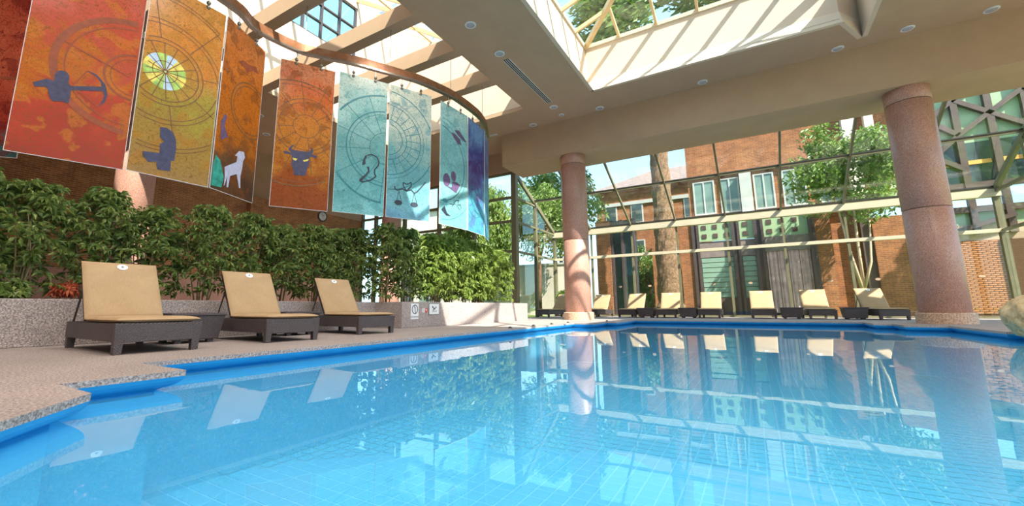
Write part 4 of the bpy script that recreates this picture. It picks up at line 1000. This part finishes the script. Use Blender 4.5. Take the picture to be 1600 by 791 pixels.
for x0, x1 in ((-2.68,-0.86),(-0.42,0.32),(0.82,2.98)):
    o = W(x0,x1,4.58,6.0,0.1,0.25,'pierced_band',M['pale_green_panel'])
    xq = x0+.18
    while xq < x1-.3:
        for zq in (4.78,5.35): MB().box(xq,xq+.26,0.06,0.12,zq,zq+.26).build('opening', M['brown_timber'], o)
        xq += 0.62
W(0.82,2.98,-.1,4.55,0.2,0.3,'curtain_backing',M['brown_timber'])
for k in range(4):
    x0 = 0.86+0.53*k; m = MB(); pts = []
    for q in range(9): pts.append((x0+0.5*q/8, 0.12+0.03*math.sin(q*1.9)))
    for a, b in zip(pts, pts[1:]): m.add([(a[0],a[1],0.1),(b[0],b[1],0.1),(b[0],b[1],3.75),(a[0],a[1],3.75)],[(0,1,2,3)])
    m.build('curtain', M['pink_curtain'], bA, True)
W(0.82,2.98,3.7,4.58,0.05,0.2,'spandrel',M['roof_slate'])
# upper storeys set back
W(-3.2,8.2,5.9,6.3,0.4,1.2,'ledge',M['pale_stone'])
W(-3.2,8.2,6.3,9.0,1.2,1.6)
W(-3.2,8.2,9.0,17.0,1.0,1.6)
for x0, x1 in ((-2.9,-1.6),(-1.3,-0.2),(0.6,1.7),(2.1,3.3),(3.8,5.0)): win(bA, x0, x1, 6.5, 8.8, 1.15, M['pale_stone'], M['window_mint'])
W(-0.15,0.5,6.3,9.0,0.7,1.2,'pier',M['pale_stone']); W(5.2,5.8,6.3,17,0.5,1.0,'pier',M['white_render']); W(6.2,6.6,9,17,0.5,1.0,'pier',M['white_render'])
# left house behind the tree with a pitched roof
bB = thing('gabled_house','brown brick house with a pitched slate roof behind the thick trunk','house',(-7.2,37,0))
MB().box(-4.2,4.4,0,6,-.1,10.6).build('wall', bk, bB)
m = MB(); m.prism([(-4.6,-0.4),(4.6,-0.4),(4.6,6.4),(-4.6,6.4)],10.6,10.75); m.add([(-4.6,-.4,10.75),(4.6,-.4,10.75),(4.6,6.4,10.75),(-4.6,6.4,10.75),(0.4,1.2,12.3),(4.6,1.2,12.3),(4.6,5,12.3),(0.4,5,12.3)],[(0,1,5,4),(1,2,6,5),(2,3,7,6),(3,0,4,7),(4,5,6,7)]); m.build('roof', M['roof_slate'], bB)
for x0 in (-3.4,-1.2,1.2,3.0):
    for z0 in (1.2,4.4,7.6):
        o = MB().box(x0,x0+1.0,-.06,.05,z0,z0+1.7).build('window', M['pale_stone'], bB); MB().box(x0+.1,x0+.9,-.09,-.05,z0+.1,z0+1.6).build('pane', M['window_dark'], o)
MB().box(-4.2,4.4,-.12,0,9.2,9.5).build('cornice', M['pale_stone'], bB)
# white garden wall and pavilion to the left
bC = thing('rendered_wall','sunlit pale rendered garden wall beyond the planter','wall',(-14.5,26.5,0))
MB().box(-7.5,4.6,0,0.3,-.04,3.3).build('wall', M['white_render'], bC); MB().box(-7.6,4.7,-.06,0.36,3.3,3.42).build('coping', M['pale_stone'], bC)
bD = thing('white_pavilion','bright white rendered pavilion seen under the teal panels','building',(-22.5,27.5,0))
MB().box(-5,4,0,7,-.1,8.6).build('wall', M['white_render'], bD); MB().box(-5.2,4.2,-.2,7.2,8.6,8.8).build('roof', M['pale_stone'], bD)
for x0 in (-3.4,-0.6,2.0): win(bD, x0, x0+1.4, 1.0, 3.0, 0.0, M['dark_steel'], M['window_dark'])
# brown braced frame to the right
bT = thing('braced_tower','brown cross-braced timber frame with pale green panels and brick base','tower',(10.0,YH,0))
tb = M['brown_timber']
for x in (-1.45,-0.42,0.78,2.0,3.2): MB().box(x-.13,x+.13,-.13,.13,3.9,14).build('post', tb, bT)
for p0, p1 in (((-1.45,8.0),(-0.42,9.0)),((-1.45,10.0),(-0.42,9.0)),((-0.42,9.0),(0.78,9.95)),((0.78,9.95),(2.0,10.9)),((-0.42,10.9),(0.78,9.95)),((0.78,9.95),(2.0,9.0)),((-1.45,8.0),(-0.42,7.2)),((2.0,10.9),(3.2,9.95)),((2.0,9.0),(3.2,9.95)),((-0.42,10.9),(0.78,11.9)),((-1.45,10.0),(-0.42,10.9))):
    MB().bar((p0[0],-.02,p0[1]),(p1[0],-.02,p1[1]),0.22,0.24,(0,1,0)).build('brace', tb, bT)
for z in (5.15,6.35): MB().box(-1.6,3.4,-.10,.10,z-.15,z+.15).build('beam', tb, bT)
pan = M['pale_green_panel']
for x0, x1 in ((-1.45,-.42),(-.42,.78),(.78,2.0),(2.0,3.2)):
    MB().box(x0,x1,0.14,0.2,8.6,13.8).build('panel', pan, bT)
    MB().box(x0,x1,0.1,0.16,4.3,5.0).build('panel', pan, bT)
    MB().box(x0,x1,0.14,0.2,6.4,8.6).build('dark_panel', M['window_dark'], bT); MB().box(x0+.2,x1-.2,0.08,0.14,7.45,7.65).build('amber_strip', M['amber_strip'], bT)
MB().bar((-1.6,-.12,3.95),(0.9,-.12,4.75),0.2,0.34,(0,1,0)).build('stair_string', tb, bT)
MB().box(-1.6,3.4,0.05,0.3,3.6,4.4).build('render_band', M['terracotta'], bT)
# brick base: mortar core with single bricks laid on its face
MB().box(-1.6,3.4,0.0,0.3,-.1,3.6).build('brick_core', M['mortar'], bT)
bme = MB().box(-0.14,0.14,-0.03,0.01,-0.034,0.034).mesh('brick', M['brick_face'])
z = 0.12; rw = 0; nb = 0
while z < 3.6:
    x = -1.45-(0.15 if rw % 2 else 0)
    while x < 0.42 and nb < 300:
        if x > -1.5: inst('brick', bme, bT, (x,0.0,z)); nb += 1
        x += 0.30
    z += 0.095; rw += 1
MB().box(0.28,0.42,-.1,0.05,-.1,3.6).build('corner_trim', M['terracotta'], bT)

# ================================================================== OUTSIDE: TREES AND PLANTS
def crown(seed, n, R, leaf, mat, clumps=14):
    rnd = random.Random(seed); m = MB(); cl = []
    for k in range(clumps):
        a = rnd.random()*6.28; u = rnd.uniform(-0.75,0.9); q = rnd.uniform(0.35,0.85)
        cl.append((Vector((R[0]*q*math.cos(a)*math.sqrt(1-u*u*.7),R[1]*q*math.sin(a)*math.sqrt(1-u*u*.7),R[2]*u*0.85)), rnd.uniform(0.28,0.5)))
    for i in range(n):
        c_, s = cl[rnd.randrange(clumps)]
        d = Vector((rnd.gauss(0,1),rnd.gauss(0,1),rnd.gauss(0,1))).normalized()*(rnd.random()**0.4)
        p = c_+Vector((d.x*R[0]*s,d.y*R[1]*s,d.z*R[2]*s))
        ax = Vector((rnd.gauss(0,1),rnd.gauss(0,1),rnd.gauss(0.5,1))).normalized(); s1 = ax.orthogonal().normalized(); s2 = ax.cross(s1)
        L = leaf*rnd.uniform(0.6,1.3)
        m.add([p-s1*L, p+s2*L*0.42+ax*L*.15, p+s1*L, p-s2*L*0.42+ax*L*.15], [(0,1,2,3)])
    return m.mesh('foliage', M[mat])
CR = {'a': crown(1, 9000, (1,1,1), 0.055, 'tree_leaf', 22), 'b': crown(2, 9000, (1,1,1), 0.06, 'tree_leaf', 18), 'c': crown(3, 8000, (1,1,1), 0.06, 'dark_tree_leaf', 20)}
def tree(label, x, y, cz, R, k, trunk=0.18, rz=0.0, group=None, trunk_pts=None, bark='bark', name='tree'):
    t_ = thing(name, label, 'tree', (x,y,-0.06), 0, group)
    f = inst('foliage', CR[k], t_, (0,0,cz), (0,0,rz), R); f['kind'] = 'stuff'
    m = MB()
    for pts, rs in (trunk_pts or [([(0,0,-.1),(0.05,0,cz*.5),(0,0.05,cz)],[trunk,trunk*.8,trunk*.5]),([(0,0,cz*.55),(R[0]*.4,0.1,cz)],[trunk*.5,trunk*.25]),([(0,0,cz*.6),(-R[0]*.4,-.1,cz+.2)],[trunk*.5,trunk*.25])]):
        m.tube(pts, rs, 10)
    m.build('trunk', M[bark], t_, True); return t_
# thick fibrous trunk with a very high crown
t_ = thing('tall_tree','thick fibrous brown trunk rising between two brick piers','tree',(-4.25,27.0,-0.06))
m = MB(); rnd = random.Random(5); nseg, nr = 60, 26
for i in range(nseg+1):
    z = i/nseg*16.5; rr = 0.62-0.012*z+(0.18 if z < 0.6 else 0)
    for k in range(nr):
        a = 2*PI*k/nr; q = rr*(1+0.07*math.sin(k*5.1+i*0.9)+rnd.uniform(-.05,.05)); m.v.append((q*math.cos(a),q*math.sin(a),z))
for i in range(nseg):
    for k in range(nr): m.f.append((i*nr+k,i*nr+(k+1)%nr,(i+1)*nr+(k+1)%nr,(i+1)*nr+k))
m.build('trunk', M['bark'], t_, False)
f = inst('foliage', CR['b'], t_, (0.2,-0.3,19.6), (0,0,0), (6.0,3.2,4.2)); f['kind'] = 'stuff'
tree('forked pale-stemmed tree with a broad crown in front of the brick wing', 4.45, 26.6, 7.0, (2.8,2.2,2.5), 'a', rz=0.7, bark='pale_bark',
     trunk_pts=[([(0,0,-.1),(0.02,0,1.1)],[0.13,0.11]),([(0,0,1.0),(-0.28,0,3.0),(-0.6,0,6.0)],[0.08,0.06,0.03]),([(0.02,0,1.0),(0.05,0.1,3.2),(0.1,0,7.0)],[0.08,0.06,0.03]),([(0.02,0,1.3),(0.42,0,2.6),(0.7,0.2,5.5)],[0.07,0.05,0.03])])
tree('leafy tree behind the brown braced frame', 11.6, 27.3, 8.2, (1.3,1.0,1.5), 'b', rz=2.0, group=None)
for i, (x, y, cz, R, k, lb) in enumerate([(-11.6,24.8,6.0,(2.0,1.5,2.6),'a','bright green tree just outside the glazed corner by the sunlit column'),
        (-13.9,21.4,5.0,(2.2,1.5,3.2),'b','bushy green tree outside the glazing behind the blue end panel'),
        (-17.8,23.2,3.6,(2.6,1.6,2.4),'c','dark green tree outside the left glazing behind the signed planter'),
        (-12.4,30.5,8.2,(3.4,2.4,3.2),'b','tall green tree standing beyond the pale garden wall')]):
    tree(lb, x, y, cz, R, k, rz=i*1.3)
tree('low green tree in the gap between the dark glass and the brick pier', -6.2, 33.0, 2.6, (1.6,1.4,2.4), 'a', rz=0.2)
hp = whorl_foliage(300, 130, 1.1, 0.42, 0.30, 0.16, 0.5).mesh('foliage', M['bright_leaf']); hs = stems(301, 0.9, 0.3, 5).mesh('stems', M['stem'], True)
for i, (x, y, s, lb) in enumerate([(-8.92,22.3,0.8,'leafy plant in a pale tapered pot in the glazed corner'),(-9.15,24.3,1.2,'leafy shrub outside the glazed corner post')]):
    t_ = thing('potted_plant' if i == 0 else 'garden_shrub', lb, 'plant', (x,y,0 if i == 0 else -.06))
    if i == 0: MB().lathe([(0.16,0),(0.25,0.5),(0.27,0.52),(0.22,0.50)],20).build('pot', M['terracotta'], t_, True)
    f = inst('foliage', hp, t_, (0,0,0.46 if i == 0 else 0), (0,0,i), (s,s,s)); f['kind'] = 'stuff'
    f = inst('stems', hs, t_, (0,0,0.45 if i == 0 else 0.1), (0,0,i), (s,s,s)); f['kind'] = 'stuff'
